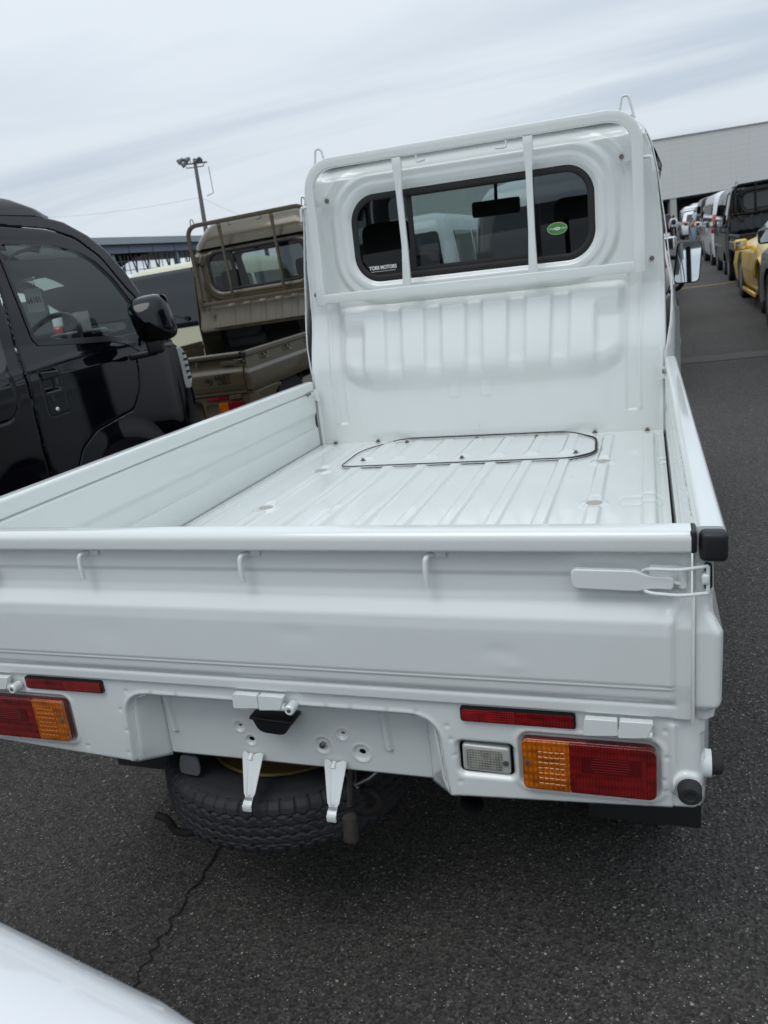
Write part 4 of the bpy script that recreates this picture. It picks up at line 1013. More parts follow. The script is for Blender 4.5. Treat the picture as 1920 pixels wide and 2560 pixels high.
def spare_wheel(root):
    r, zb, zt = 0.262, 0.255, 0.398; w = zt-zb; zc = (zb+zt)/2
    t = empty('spare_wheel', (-0.125, 0.290, 0.308)); t.parent = root; t.scale = (1.075, 1.075, 0.93); t.rotation_euler = (0, 0, 0.3)
    # treaded tyre: angular grid with circumferential zig-zag grooves and shoulder blocks
    n, m_ = 540, 150; V = np.zeros((n*m_, 3)); F = []
    th = np.linspace(0, 2*PI, n, endpoint=False); s = np.linspace(0, 1, m_)
    # section path (r,z) from upper bead over tread to lower bead
    P = np.array([(0.158, 0.052), (0.175, 0.064), (0.205, 0.0675), (0.232, 0.066), (0.250, 0.061), (0.2585, 0.052), (0.2615, 0.038), (0.2625, 0.0), (0.2615, -0.038), (0.2585, -0.052), (0.250, -0.061), (0.232, -0.066), (0.205, -0.0675), (0.175, -0.064), (0.158, -0.052)])
    dl = np.r_[0, np.cumsum(np.hypot(*np.diff(P, axis=0).T))]; dl /= dl[-1]
    # denser sampling over the tread
    ss = np.interp(np.linspace(0, 1, m_), [0, 0.18, 0.82, 1], [0, dl[3], dl[11], 1])
    R0 = np.interp(ss, dl, P[:, 0]); Z0 = np.interp(ss, dl, P[:, 1])
    for _ in range(2): R0[1:-1] = (R0[:-2]+2*R0[1:-1]+R0[2:])/4; Z0[1:-1] = (Z0[:-2]+2*Z0[1:-1]+Z0[2:])/4
    TH, RR = np.meshgrid(th, R0, indexing='ij'); _, ZZ = np.meshgrid(th, Z0, indexing='ij')
    N = 62; ph = (TH*N/(2*PI)) % 1; tri = np.abs(ph-0.5)*2
    dep = np.zeros_like(TH)
    for zg, amp, w_ in ((0.033, 0.0035, 0.0018), (0.011, 0.0038, 0.0020), (-0.011, 0.0038, 0.0020), (-0.033, 0.0035, 0.0018)):
        zz = zg+amp*(sstep(0.25, 0.45, tri)*2-1)*(0.6 if abs(zg) < .02 else 1)
        dep = np.maximum(dep, (1-sstep(w_, w_+0.0014, np.abs(ZZ-zz)))*0.0046*(RR > 0.25))
    # shoulder notches and sipes
    sh = (np.abs(ZZ) > 0.036)*(RR > 0.243); dep = np.maximum(dep, sh*(1-sstep(0.05, 0.11, np.minimum(ph, 1-ph)))*0.0036)
    mid = (np.abs(ZZ) < 0.036)*(RR > 0.255); ph2 = (TH*N/(2*PI)+ZZ*55) % 1; dep = np.maximum(dep, mid*(1-sstep(0.03, 0.07, np.minimum(ph2, 1-ph2)))*0.0022)
    RR = RR-dep*0.95; ZZ = ZZ-np.sign(ZZ)*dep*(np.abs(ZZ) > 0.045)*0.6
    # moulded rings on the side wall
    side = (RR < 0.245)*(np.abs(ZZ) > 0.05); ZZ = ZZ+np.sign(ZZ)*side*(0.0008*np.exp(-((RR-0.228)/0.0012)**2)+0.0008*np.exp(-((RR-0.186)/0.0015)**2))
    V = np.stack([RR*np.cos(TH), RR*np.sin(TH), ZZ], -1).reshape(-1, 3)
    idx = np.arange(n*m_).reshape(n, m_); a = idx; b = np.roll(idx, -1, 0)
    F = np.stack([a[:, :-1], b[:, :-1], b[:, 1:], a[:, 1:]], -1).reshape(-1, 4)
    mk('tyre', V.tolist(), F.tolist(), 'tyre', t, True, 50)
    mb = MB(); mb.lathe([(0.168, 0.054), (0.160, 0.060), (0.156, 0.050), (0.150, 0.030), (0.146, -0.02), (0.120, -0.035), (0.075, -0.030), (0.06, -0.015), (0.03, -0.012)], 64, 'Z'); mb.build('steel_rim', 'gold', t)
    mb = MB()
    for k in range(4): a_ = k*PI/2+.4; mb.cyl((0.05*math.cos(a_), 0.05*math.sin(a_), -0.02), (0.05*math.cos(a_), 0.05*math.sin(a_), -0.008), 0.009, n=12)
    mb.build('wheel_bolt_holes', 'dark', t)
    return t

def kei_truck(name, mat, L=1.99, detail=True, glass='tint', jumbo=False, ztop=1.778, hb=0.2455, cabvis=True):
    root = empty(name)
    bed = bed_floor(L, mat, root, detail, True)
    for s in (1, -1): side_gate(s, L, mat, root, hooks=True, detail=detail)
    tailgate(mat, root, detail)
    rear_panel(mat, root, detail)
    for s in (1, -1): lamp_cluster(s, root, detail)
    for s in (1, -1):
        mb = MB(); mb.prism([(a*s, b) for a, b in round_poly([(0.348, 0.6005), (0.530, 0.6005), (0.530, 0.6265), (0.348, 0.6265)], 0.005)], 1, -0.006, 0.001); rf = mb.build('rear_reflector', 'plastic', root)
        mb = MB(); mb.prism([(a*s, b) for a, b in round_poly([(0.3510, 0.6030), (0.4370, 0.6030), (0.4370, 0.6225), (0.3510, 0.6225)], 0.002)], 1, -0.0085, -0.005); l_ = mb.build('reflector_lens', 'reflector', rf)
        mb = MB(); mb.prism([(a*s, b) for a, b in round_poly([(0.4375, 0.6030), (0.5270, 0.6030), (0.5270, 0.6225), (0.4375, 0.6225)], 0.002)], 1, -0.0082, -0.005); l_ = mb.build('plain_lens', 'red_lens', rf)
        if not detail: pass
    for x in (-0.6080, -0.008, 0.5960): hinge(root, x, mat, pin=x < 0.3)
    for s in (1, -1):      # rubber stops
        mb = MB(); mb.lathe([(0.0, -0.022), (0.007, -0.0220), (0.0085, -0.0240), (0.0140, -0.0240), (0.0170, -0.020), (0.0178, -0.002)], 32, 'Y', (s*0.694, 0, 0.511)); b = mb.build('rubber_stop', 'rubber_matt', root)
        mb = MB(); mb.lathe([(0.0, 0.744), (0.010, 0.7445), (0.0150, 0.742), (0.0165, 0.737), (0.0170, 0.700)], 28, 'X', (0, 0.040, 0.530))
        if s < 0: bmesh.ops.scale(mb.bm, vec=(-1, 1, 1), verts=mb.bm.verts)
        mb.build('rubber_stop', 'rubber_matt', root)
        mb = MB(); mb.lathe([(0.0215, 0.727), (0.0235, 0.705)], 28, 'X', (0, 0.040, 0.530))
        if s < 0: bmesh.ops.scale(mb.bm, vec=(-1, 1, 1), verts=mb.bm.verts)
        mb.build('stop_boss', mat, root)
    cab(L, mat, root, glass, detail, jumbo)
    guard_frame(L, mat, root, ztop, hb, detail)
    # running gear
    mb = MB()
    for s in (1, -1): mb.box((s*0.36, L/2+0.70, 0.53), (0.07, L+1.0, 0.08))
    for yy in (0.16, 0.55, 1.1, 1.6): mb.box((0, yy, 0.565), (1.25, 0.05, 0.06))
    mb.box((0, 1.2, 0.40), (0.35, 0.6, 0.16), None, 0.05); mb.cyl((-0.6, 0.745, 0.27), (0.6, 0.745, 0.27), 0.035)
    mb.box((0, 0.60, 0.33), (0.14, 0.14, 0.15), None, 0.03)
    mb.build('chassis', 'dark', root)
    for s in (1, -1):
        mb = MB(); mb.lathe([(0.335, -0.10), (0.335, 0.10)], 32, 'X', (s*0.60, 0.705, 0.31)); 
        for v in list(mb.bm.verts):
            if v.co.z < 0.33: v.co.z = 0.33
        mb.build('wheel_arch_liner', 'dark', root)
        mb = MB(); mb.box((s*0.622, 0.42, 0.285), (0.23, 0.006, 0.34), Matrix.Rotation(math.radians(0), 3, 'X'), 0.0); mb.build('mud_flap', 'rubber_matt', root)
        wheel(root, s*0.640, 0.700, 0.262, 0.145, s, 'wheel', 5, 'rear_wheel'); wheel(root, s*0.635, L+0.66, 0.262, 0.145, s, 'wheel', 5, 'front_wheel')
    if detail:
        for x in (-0.085, 0.086): plate_bracket(root, x, mat)
        # number-plate lamp and camera housing under the recess top
        mb = MB(); pr = [(-0.053, 0.560), (0.0265, 0.5555), (0.0245, 0.548), (0.012, 0.529), (0.002, 0.5255), (-0.032, 0.5275), (-0.043, 0.533), (-0.051, 0.552)]
        mb.prism(round_poly(pr, [0.002, 0.002, 0.002, 0.010, 0.012, 0.012, 0.010, 0.002]), 1, 0.020, 0.058)
        o = mb.build('plate_lamp', 'plastic', root, angle=50); md = o.modifiers.new('b', 'BEVEL'); md.width = 0.006; md.segments = 3; md.limit_method = 'ANGLE'; md.angle_limit = math.radians(50)
        mb = MB(); mb.box((-0.0135, 0.038, 0.5550), (0.087, 0.042, 0.007), Matrix.Rotation(math.radians(3.5), 3, 'Y'), 0.003); mb.build('lamp_flange', 'plastic', o)
        # reversing lamp in its opening
        mb = MB(); mb.prism(round_poly([(0.338, 0.496), (0.428, 0.496), (0.428, 0.556), (0.338, 0.556)], 0.01), 1, 0.018, 0.030); rl = mb.build('reversing_lamp', 'dark', root)
        mb = MB(); mb.prism(round_poly([(0.3430, 0.5030), (0.4225, 0.5010), (0.4225, 0.5500), (0.3440, 0.5520)], 0.006), 1, 0.0015, 0.018); rb = mb.build('clear_cover', 'clear_lens', rl, angle=50)
        md = rb.modifiers.new('b', 'BEVEL'); md.width = 0.004; md.segments = 3; md.limit_method = 'ANGLE'; md.angle_limit = math.radians(50)
        mb = MB(); mb.prism(round_poly([(0.3510, 0.5095), (0.4090, 0.5085), (0.4100, 0.5440), (0.3515, 0.5455)], 0.005), 1, 0.0000, 0.004); mb.build('prism_lens', 'reverse_lens', rl, angle=50)
        mb = MB(); mb.cyl((0.4155, -0.0005, 0.523), (0.4155, 0.004, 0.523), 0.0048, n=14); mb.build('screw', 'bolt', rl)
        door_mirror(L, root)
        spare_wheel(root)
        # spare carrier bits, tow hook, hanging damper
        mb = MB(); mb.prism(round_poly([(-0.262, 0.425), (-0.225, 0.422), (-0.222, 0.395), (-0.228, 0.378), (-0.268, 0.382), (-0.270, 0.395)], 0.008), 1, 0.070, 0.075); mb.build('carrier_tongue', 'steel_grey', root)
        mb = MB(); mb.tube(arc_path([(-0.378, 0.10, 0.243), (-0.350, 0.10, 0.236), (-0.340, 0.10, 0.205), (-0.300, 0.11, 0.198), (-0.24, 0.16, 0.22)], 0.02), 0.0085, 12); mb.build('tow_hook', 'dark_rust', root)
        mb = MB(); mb.tube([(0.086, 0.115, 0.40), (0.080, 0.10, 0.325)], 0.0065, 10); mb.box((0.078, 0.095, 0.278), (0.030, 0.024, 0.068), Matrix.Rotation(math.radians(3), 3, 'Y'), 0.009, 3)
        mb.build('winch_weight', 'rust', root)
        mb = MB(); mb.tube(arc_path([(0.09, 0.13, 0.345), (0.128, 0.12, 0.350), (0.142, 0.12, 0.322), (0.118, 0.12, 0.300), (0.088, 0.12, 0.300)], 0.02), 0.0075, 10); mb.build('winch_crank', 'dark_rust', root)
        mb = MB(); mb.tube([(0.085, 0.15, 0.41), (0.10, 0.10, 0.375), (0.125, 0.11, 0.385), (0.145, 0.12, 0.40)], 0.0035, 8); mb.tube([(0.07, 0.12, 0.385), (0.10, 0.11, 0.36)], 0.003, 8); mb.build('winch_spring', 'steel', root)
        mb = MB(); mb.cyl((0.34, 0.05, 0.40), (0.34, 0.50, 0.36), 0.022, n=20, caps=False); mb.box((0.20, 0.45, 0.36), (0.55, 0.16, 0.14), None, 0.05, 3); mb.build('exhaust', 'dark', root)
    return root
M['dark_rust'] = simple('dark_rusty_steel', (0.014, 0.011, 0.010), 0.85, noise=0.4, nscale=70, bump=0.5, bscale=150)
M['steel_grey'] = simple('primered_steel', (0.16, 0.165, 0.17), 0.5, metal=0.4)

# the truck stands slightly nose-down and leaning on the lot's fall
R3 = Matrix(((0.99923205, 0.0, 0.03918298), (-0.00127556, 0.99946998, 0.03252888), (-0.03916221, -0.03255388, 0.99870244)))
TRUCK = Matrix.Translation((0.00015359, 0.00067913, 0.03387555)) @ R3.to_4x4()
wt = kei_truck('pickup_truck', 'white')
wt.matrix_world = TRUCK
tag(wt, 'white small flatbed truck with empty bed and a spare wheel under its tail, in front', 'truck')
rr_f = random.Random(21); mb = MB()
for i in range(46):
    t = rr_f.random(); y0 = 0.06+0.52*t**1.1; w_ = rr_f.uniform(0.0015, 0.006); h_ = rr_f.uniform(0.0006, 0.0018); z0 = 0.9180+rr_f.uniform(-.0012, .0012)
    v = [mb.bm.verts.new((0.6990, y0+a*w_, z0+b*h_)) for a, b in ((-1, -.3), (-.3, -1), (.6, -.8), (1, .2), (.2, 1), (-.7, .6))]; mb.bm.faces.new(v)
mb.build('cracked_paint_line', 'dark_rust', wt, False)
mb = MB()
for i in range(60):
    y0 = rr_f.uniform(0.25, 1.85); x0 = -0.688+abs(rr_f.gauss(0, 0.012)); l_ = rr_f.uniform(0.003, 0.022); w_ = rr_f.uniform(0.0004, 0.0012); a = rr_f.gauss(0, 0.35)
    dx_, dy_ = math.sin(a)*l_, math.cos(a)*l_
    v = [mb.bm.verts.new(p) for p in ((x0-w_, y0, 0.6560), (x0+w_, y0, 0.6560), (x0+dx_+w_*.4, y0+dy_, 0.6560), (x0+dx_-w_*.4, y0+dy_, 0.6560))]; mb.bm.faces.new(v)
for (x0, y0) in ((-0.655, 1.06), (-0.64, 0.93), (0.41, 1.31), (0.15, 1.25), (-0.21, 1.12), (0.58, 1.72)):
    for k in range(3):
        a = rr_f.random()*3; l_ = rr_f.uniform(.006, .016); xa, ya = x0+rr_f.gauss(0, .006), y0+rr_f.gauss(0, .01)
        v = [mb.bm.verts.new(p) for p in ((xa, ya, 0.6560), (xa+.0012, ya, 0.6560), (xa+math.sin(a)*l_+.0006, ya+math.cos(a)*l_, 0.6560), (xa+math.sin(a)*l_, ya+math.cos(a)*l_, 0.6560))]; mb.bm.faces.new(v)
mb.build('floor_scratches', simple('scratch_grey', (0.22, 0.20, 0.18), 0.7), wt, False)
# stickers on the rear glass
yg = 1.99+0.075+0.002
st = text_mesh('dealer_sticker', 'TORII MOTORS', 0.0195, 'white_ink', wt, Matrix.Translation((-0.364, yg-0.012, 1.3535)) @ FACE_BACK, 0.0006, 0.0005, 0.86)
mb = MB(); mb.box((-0.364, yg-0.012, 1.3400), (0.104, 0.001, 0.0012)); mb.build('sticker_rule', 'white_ink', st)
text_mesh('sticker_small_print', 'TORII to 1960', 0.006, 'white_ink', st, Matrix.Translation((-0.351, yg, 1.3195)) @ FACE_BACK, 0.0001, 0.0004, 0.8) if False else None
def oval(name, cx, cz, a, b, y, mat, parent, rim=0.001):
    mb = MB(); mb.prism([(cx+a*math.cos(t), cz+b*math.sin(t)) for t in [2*PI*k/48 for k in range(48)]], 1, y-rim, y); return mb.build(name, mat, parent, angle=50)
sk = oval('green_oval_sticker', 0.327, 1.419, 0.037, 0.0215, yg, 'cream_sticker', wt)
oval('sticker_field', 0.327, 1.419, 0.0352, 0.0198, yg-0.001, 'green_sticker', sk, 0.0006)
oval('sticker_emblem', 0.327, 1.4185, 0.0125, 0.0055, yg-0.0016, 'white_ink', sk, 0.0006)
for cx, hw_ in ((0.3045, 0.0075), (0.350, 0.0075)):
    mb = MB()
    for i in range(4): 
        x0 = cx-0.0075+i*0.0043
        mb.box((x0, yg-0.0018, 1.4185), (0.0009, 0.0006, 0.0050)); mb.box((x0+0.0022, yg-0.0018, 1.4185), (0.0009, 0.0006, 0.0050)); mb.box((x0+0.001, yg-0.0018, 1.4205), (0.003, 0.0006, 0.0009)); mb.box((x0+0.001, yg-0.0018, 1.4178), (0.003, 0.0006, 0.0008))
    mb.build('sticker_characters', 'white_ink', sk)
mb = MB()
for i in range(4): mb.box((0.3215+i*0.0037, yg-0.0022, 1.4185), (0.0024, 0.0006, 0.0040)); 
mb.build('sticker_mark', 'red_sticker', sk)

# ------------------------------------------------------------------ the other trucks of the same kind
ol = kei_truck('pickup_truck', 'olive', 1.87, False, 'tint', True, 1.99, 0.272)
ol.location = (-2.757, 4.0, 0)
tag(ol, 'olive green small flatbed truck with a raised cab roof, behind the black van', 'truck')
tb = text_mesh('tailgate_lettering', 'HIJET', 0.060, 'black_ink', ol, Matrix.Translation((0.527, -0.0235, 0.762)) @ FACE_BACK, 0.0012, 0.0005, 0.86, 1.08)
text_mesh('tailgate_lettering', 'JUMBO', 0.026, 'black_ink', ol, Matrix.Translation((0.530, -0.0235, 0.722)) @ FACE_BACK, 0.0004, 0.0005, 0.95, 1.6)
mb = MB(); cx, cz = 0.402, 0.745
mb.tube([(cx+0.031*math.cos(t), -0.0215, cz+0.025*math.sin(t)) for t in [2*PI*k/40 for k in range(40)]], 0.0022, 6, True)
mb.prism([(cx-0.010, cz+0.014), (cx-0.003, cz+0.015), (cx+0.018, cz+0.004), (cx+0.017, cz-0.003), (cx-0.012, cz-0.016), (cx+0.004, cz), (cx-0.020, cz-0.004)], 1, -0.0225, -0.0205)
mb.build('tailgate_emblem', 'black_ink', ol)
bk = kei_truck('pickup_truck', 'black_truck', 1.93, False, 'dark_glass', False, 1.80, 0.25)
bk.location = (2.95, 14.4, 0)
tag(bk, 'black small flatbed truck with guard frame, parked just beyond the yellow sports car', 'truck')

# ------------------------------------------------------------------ black van beside the truck
def black_van():
    ox, oy = -2.5875, -0.40
    r = empty('parked_van', (ox, oy, 0)); tag(r, 'shiny black high-roof van with a paper sheet in its windscreen, left of the truck', 'van')
    Wd = 0.7375
    def dx(z): return np.interp(z, [0, 1.10, 1.25, 1.39, 1.6, 1.72, 1.81, 1.9], [0, 0, .035, .06, .10, .125, .15, .2])
    def sx_(Y, Z):
        y = Y+oy  # world y
        x = Wd-dx(Z)
        x = x-0.010*np.clip((0.62-Z)/0.3, 0, 1)
        x = x-0.055*np.clip((y-2.70)/0.36, 0, 1)**2
        # flare over the front wheel and a waist crease
        d = np.hypot(y-2.20, (Z-0.27)*1.0)
        x = x+0.008*(1-sstep(0.44, 0.56, d))*(Z > 0.2)
        x = x+0.0035*np.exp(-((Z-1.135-0.03*np.sin((y-1.6)*2.2))/0.012)**2)
        return x
    fixp = lambda P: [(a-oy, b) for a, b in P]
    g = [(1.996, 1.821), (2.226, 1.811), (2.382, 1.783), (2.522, 1.714), (2.622, 1.635), (2.706, 1.52), (2.769, 1.394)]
    sil = fixp([(-0.38, 0.32), (-0.40, 1.0), (-0.36, 1.70), (-0.28, 1.825)] + [(1.4, 1.828)] + g + [(2.83, 1.20), (2.90, 1.105), (3.00, 1.06), (3.045, 0.90), (3.05, 0.45), (2.98, 0.30)])
    sil = poly_sdf(round_poly(sil, 0.03, 4))
    door_o = [(1.770, 1.40), (1.712, 1.123), (1.700, 0.874), (1.687, 0.60), (1.70, 0.34), (1.765, 0.335), (1.79, 0.50), (1.84, 0.64), (1.93, 0.745), (2.06, 0.805), (2.24, 0.825), (2.38, 0.835), (2.470, 0.93), (2.498, 1.03), (2.500, 1.09), (2.59, 1.10), (2.74, 1.31), (2.705, 1.386), (2.654, 1.443), (2.549, 1.605), (2.417, 1.703), (2.265, 1.746), (1.954, 1.766), (1.84, 1.766), (1.80, 1.60)]
    door_o = fixp(door_o); dsd = poly_sdf(round_poly(door_o, 0.03, 4))
    glass_p = fixp([(1.852, 1.262), (2.10, 1.236), (2.36, 1.214), (2.47, 1.185), (2.575, 1.122), (2.70, 1.29), (2.659, 1.369), (2.583, 1.50), (2.491, 1.595), (2.38, 1.648), (2.217, 1.678), (1.904, 1.693), (1.875, 1.66)])
    gsd = poly_sdf(round_poly(glass_p, 0.02, 4))
    slide = poly_sdf(fixp([(0.60, 0.34), (0.60, 1.765), (1.832, 1.765), (1.762, 1.42), (1.703, 1.123), (1.691, 0.874), (1.678, 0.60), (1.691, 0.34)]))
    swin = poly_sdf(round_poly(fixp([(0.70, 0.985), (0.70, 1.66), (1.745, 1.66), (1.66, 1.30), (1.618, 0.985)]), [.06, .06, .06, .08, .07], 5)) if False else poly_sdf(round_poly(fixp([(0.70, 1.16), (0.70, 1.66), (1.72, 1.66), (1.665, 1.30), (1.63, 1.16)]), 0.06, 5))
    archf = lambda Y, Z: 0.335-np.hypot(Y-(2.20-oy), Z-0.25); archr = lambda Y, Z: 0.335-np.hypot(Y-(0.27-oy), Z-0.25)
    def F(fn, s): return lambda Y, Z: (s*fn(Y, Z), Y, Z)
    gap = 0.0035
    for s in (1, -1):
        st = 0.006 if s == 1 else 0.03
        b = sheet('body_side', (0.0, 3.5), (0.30, 1.83), st, lambda Y, Z: np.maximum.reduce([sil(Y, Z), -dsd(Y, Z)+gap, -slide(Y, Z)+gap, archf(Y, Z), archr(Y, Z)]), F(sx_, s), 'black_paint', r)
        md = b.modifiers.new('s', 'SOLIDIFY'); md.thickness = 0.006; md.offset = -s
        hsd = rrect(1.8475-oy, 1.033, 0.068, 0.104, 0.02)
        def dfn(Y, Z):
            x = sx_(Y, Z); d = hsd(Y+0.0*Z, Z)
            x = x-0.0025*(1-sstep(0.0, 0.004, np.abs(d)))
            rc = rrect(1.845-oy, 1.082, 0.058, 0.050, 0.016)(Y, Z)
            x = x-0.024*sstep(0.0, 0.018, -rc)
            e = -dsd(Y, Z); x = x-0.006*(1-sstep(0.0, 0.008, e))
            x = x+0.004*np.exp(-((gsd(Y, Z)-0.028)/0.010)**2)*0
            return x
        d = sheet('front_door', (1.9, 3.3), (0.32, 1.78), 0.0045 if s == 1 else 0.03, lambda Y, Z: np.maximum.reduce([dsd(Y, Z), -gsd(Y, Z)-0.004, archf(Y, Z)]), F(dfn, s), 'black_paint', r)
        md = d.modifiers.new('s', 'SOLIDIFY'); md.thickness = 0.004; md.offset = -s
        sheet('door_glass', (2.1, 3.2), (1.08, 1.72), 0.04, lambda Y, Z: gsd(Y, Z)-0.006, F(lambda Y, Z: sx_(Y, Z)-0.010, s), 'green_glass', d)
        t = sheet('window_trim', (2.1, 3.2), (1.06, 1.74), 0.005 if s == 1 else 0.02, lambda Y, Z: np.maximum(gsd(Y, Z)-0.014-0.008*(Z < 1.25), -gsd(Y, Z)-0.006), F(lambda Y, Z: sx_(Y, Z)+0.004, s), 'plastic', d)
        sl = sheet('sliding_door', (0.9, 2.3), (0.32, 1.78), 0.006 if s == 1 else 0.03, lambda Y, Z: np.maximum.reduce([slide(Y, Z), archr(Y, Z)]), F(lambda Y, Z: sx_(Y, Z)-0.006*(1-sstep(0, 0.008, -slide(Y, Z)))-0.006*(1-sstep(0.0, 0.006, np.abs(rrect(1.10-oy, 1.30, 0.52, 0.335, 0.09)(Y, Z)))), s), 'black_paint', r)
        sheet('rear_side_glass', (1.0, 2.2), (1.1, 1.7), 0.03, swin, F(lambda Y, Z: sx_(Y, Z)+0.003, s), 'dark_glass', sl)
        if s == 1:
            def P(y, z, o=0): return (float(sx_(np.array(y-oy), np.array(z)))+o, y-oy, z)
            mb = MB(); mb.prism(round_poly([(1.792-oy, 1.128), (1.905-oy, 1.120), (1.903-oy, 1.093), (1.792-oy, 1.090)], 0.010), 0, P(1.85, 1.11)[0]-0.014, P(1.85, 1.11)[0]+0.006)
            h = mb.build('door_handle', 'black_paint', d); md = h.modifiers.new('b', 'BEVEL'); md.width = 0.005; md.segments = 3; md.limit_method = 'ANGLE'; md.angle_limit = math.radians(50)
            p = P(1.833, 0.952); mb = MB(); mb.lathe([(0.0, p[0]+0.006), (0.009, p[0]+0.0055), (0.0125, p[0]+0.003), (0.013, p[0]-0.004)], 28, 'X', (0, p[1], p[2])); mb.build('key_cylinder', 'chrome', d)
            mb = MB(); mb.prism(round_poly([(1.812-oy, 1.022), (1.836-oy, 1.022), (1.836-oy, 0.990), (1.812-oy, 0.990)], 0.005), 0, p[0]-0.004, p[0]+0.0016); mb.build('lock_button', 'plastic', d)
    # roof: rail strip then crowned high roof
    ring_stack('high_roof', [(1.812, 0.06, 2.80, 0.590), (1.845, 0.07, 2.74, 0.583), (1.885, 0.10, 2.62, 0.562), (1.920, 0.16, 2.45, 0.51), (1.945, 0.26, 2.22, 0.43), (1.958, 0.42, 1.90, 0.30)], 'black_paint', r, 0.16, 10)
    def rmp(U, V):
        return U*(0.59), V, 1.815-0.0*U
    # windscreen and its frame: lofted between the two A pillars
    A = fixp([(2.382, 1.783), (2.522, 1.714), (2.622, 1.635), (2.706, 1.52), (2.769, 1.394), (2.83, 1.24), (2.90, 1.12)])
    V = []; Fc = []; k = 17
    for (y, z) in A:
        xh = float(sx_(np.array(y), np.array(z)))
        for j in range(k):
            u = -1+2*j/(k-1); V.append((u*xh, y+0.16*(1-u*u), z-0.02*(1-u*u)))
    for i in range(len(A)-1):
        for j in range(k-1): a = i*k+j; Fc.append((a, a+1, a+k+1, a+k))
    pil = [f for f in Fc if (f[0] % k) in (0, k-2)]; gl = [f for f in Fc if (f[0] % k) not in (0, k-2)]
    mk('windscreen', V, gl, 'green_glass', r); a = mk('a_pillar', V, pil, 'black_paint', r); md = a.modifiers.new('s', 'SOLIDIFY'); md.thickness = 0.03
    # front end
    f = ring_stack('front_end', [(0.30, 3.05, 3.40, 0.64), (0.45, 3.05, 3.46, 0.665), (0.85, 3.05, 3.46, 0.665), (1.03, 3.05, 3.42, 0.65), (1.10, 3.02, 3.33, 0.60), (1.125, 3.0, 3.2, 0.50)], 'black_paint', r, 0.10)
    for s in (1, -1):
        def hmp(Y, Z, s=s): return s*(sx_(Y, Z)+0.006), Y, Z
        hs = poly_sdf(round_poly(fixp([(2.925, 1.085), (2.985, 1.075), (3.045, 1.03), (3.055, 0.875), (3.00, 0.838), (2.935, 0.845), (2.935, 0.95)]), 0.012))
        hl = sheet('headlight', (3.2, 3.5), (0.8, 1.12), 0.005, hs, hmp, 'clear_lens', r)
        md = hl.modifiers.new('s', 'SOLIDIFY'); md.thickness = 0.02; md.offset = -s
        mb = MB()
        for z in (0.90, 0.935, 0.97, 1.005, 1.04): mb.box((s*(float(sx_(np.array(3.40), np.array(z)))+0.010), 3.40, z), (0.004, 0.055, 0.016), None, 0.002)
        mb.build('lamp_chambers', 'plastic', hl)
    mb = MB(); mb.box((0, 3.42, 0.45), (1.30, 0.06, 0.28), None, 0.03); mb.build('front_bumper', 'black_paint', r)
    # rear end and underside
    mb = MB(); mb.box((0, 0.03, 1.05), (1.36, 0.03, 1.40), None, 0.01); mb.box((0, 1.75, 0.32), (1.40, 3.3, 0.05)); mb.build('underbody', 'dark', r)
    # interior
    mb = MB(); mb.prism(round_poly([(2.95, 0.70), (2.86, 1.10), (2.98, 1.205), (3.12, 1.20), (3.26, 1.12), (3.34, 0.70)], 0.05), 0, -0.64, 0.64); mb.build('dashboard', 'interior_dark', r)
    mb = MB(); mb.box((0.33, 3.02, 1.235), (0.30, 0.16, 0.05), None, 0.025, 3); mb.build('instrument_hood', 'plastic', r)
    sw = []; c_ = Vector((0.31, 2.80, 1.215))
    mb = MB(); mb.tube([(c_.x+0.185*math.cos(a_), c_.y+0.115*math.sin(a_), c_.z+0.145*math.sin(a_)) for a_ in [2*PI*i/40 for i in range(40)]], 0.0145, 10, True)
    mb.box((c_.x, c_.y+0.01, c_.z-0.01), (0.32, 0.02, 0.035), None, 0.01); mb.box((c_.x, c_.y+0.01, c_.z-0.02), (0.13, 0.06, 0.10), None, 0.02); mb.cyl((c_.x, c_.y+0.02, c_.z-0.02), (c_.x, c_.y+0.2, c_.z-0.12), 0.03)
    mb.build('steering_wheel', 'plastic', r)
    for s in (1, -1):
        for yb in (2.12, 1.1):
            st_ = empty('seat', (s*0.33, yb, 0)); st_.parent = r
            mb = MB(); mb.box((0, 0.28, 0.90), (0.48, 0.48, 0.14), None, 0.05, 4); mb.build('seat_cushion', 'seat', st_)
            mb = MB(); mb.box((0, 0.02, 1.18), (0.46, 0.13, 0.52), None, 0.05, 4); mb.build('backrest', 'seat', st_)
            mb = MB(); mb.box((0, 0.0, 1.52), (0.26, 0.10, 0.18), None, 0.045, 4); mb.build('headrest', 'seat', st_)
    mb = MB(); mb.box((0, 1.6, 1.79), (1.15, 2.1, 0.02)); mb.build('headlining', 'interior', r)
    # paper sheets in the windscreen, read from the front
    pf = Matrix.Rotation(PI, 4, 'Z') @ FACE_BACK
    pm = Matrix.Translation((-0.063, 3.20, 1.462)) @ Matrix.Rotation(math.radians(3), 4, 'Y')
    mb = MB(); mb.box((0, 0, 0), (0.118, 0.0015, 0.130)); o = mb.build('auction_sheet', 'paper', r, False); o.matrix_local = pm
    text_mesh('sheet_number', '10166', 0.046, 'grey_ink', o, Matrix.Translation((0.0, -0.0012, 0.0)) @ (FACE_BACK @ Matrix.Diagonal((-1, 1, 1, 1))), 0.001, 0.0003, 0.9)
    mb = MB(); mb.box((-0.01, 0, 0.120), (0.070, 0.0015, 0.030)); mb.build('sheet_header', 'paper', o, False)
    text_mesh('sheet_lettering', 'USS', 0.036, 'grey_ink', o, Matrix.Translation((0.0, -0.0012, 0.084)) @ (FACE_BACK @ Matrix.Diagonal((-1, 1, 1, 1))), 0.001, 0.0003, 1.0)
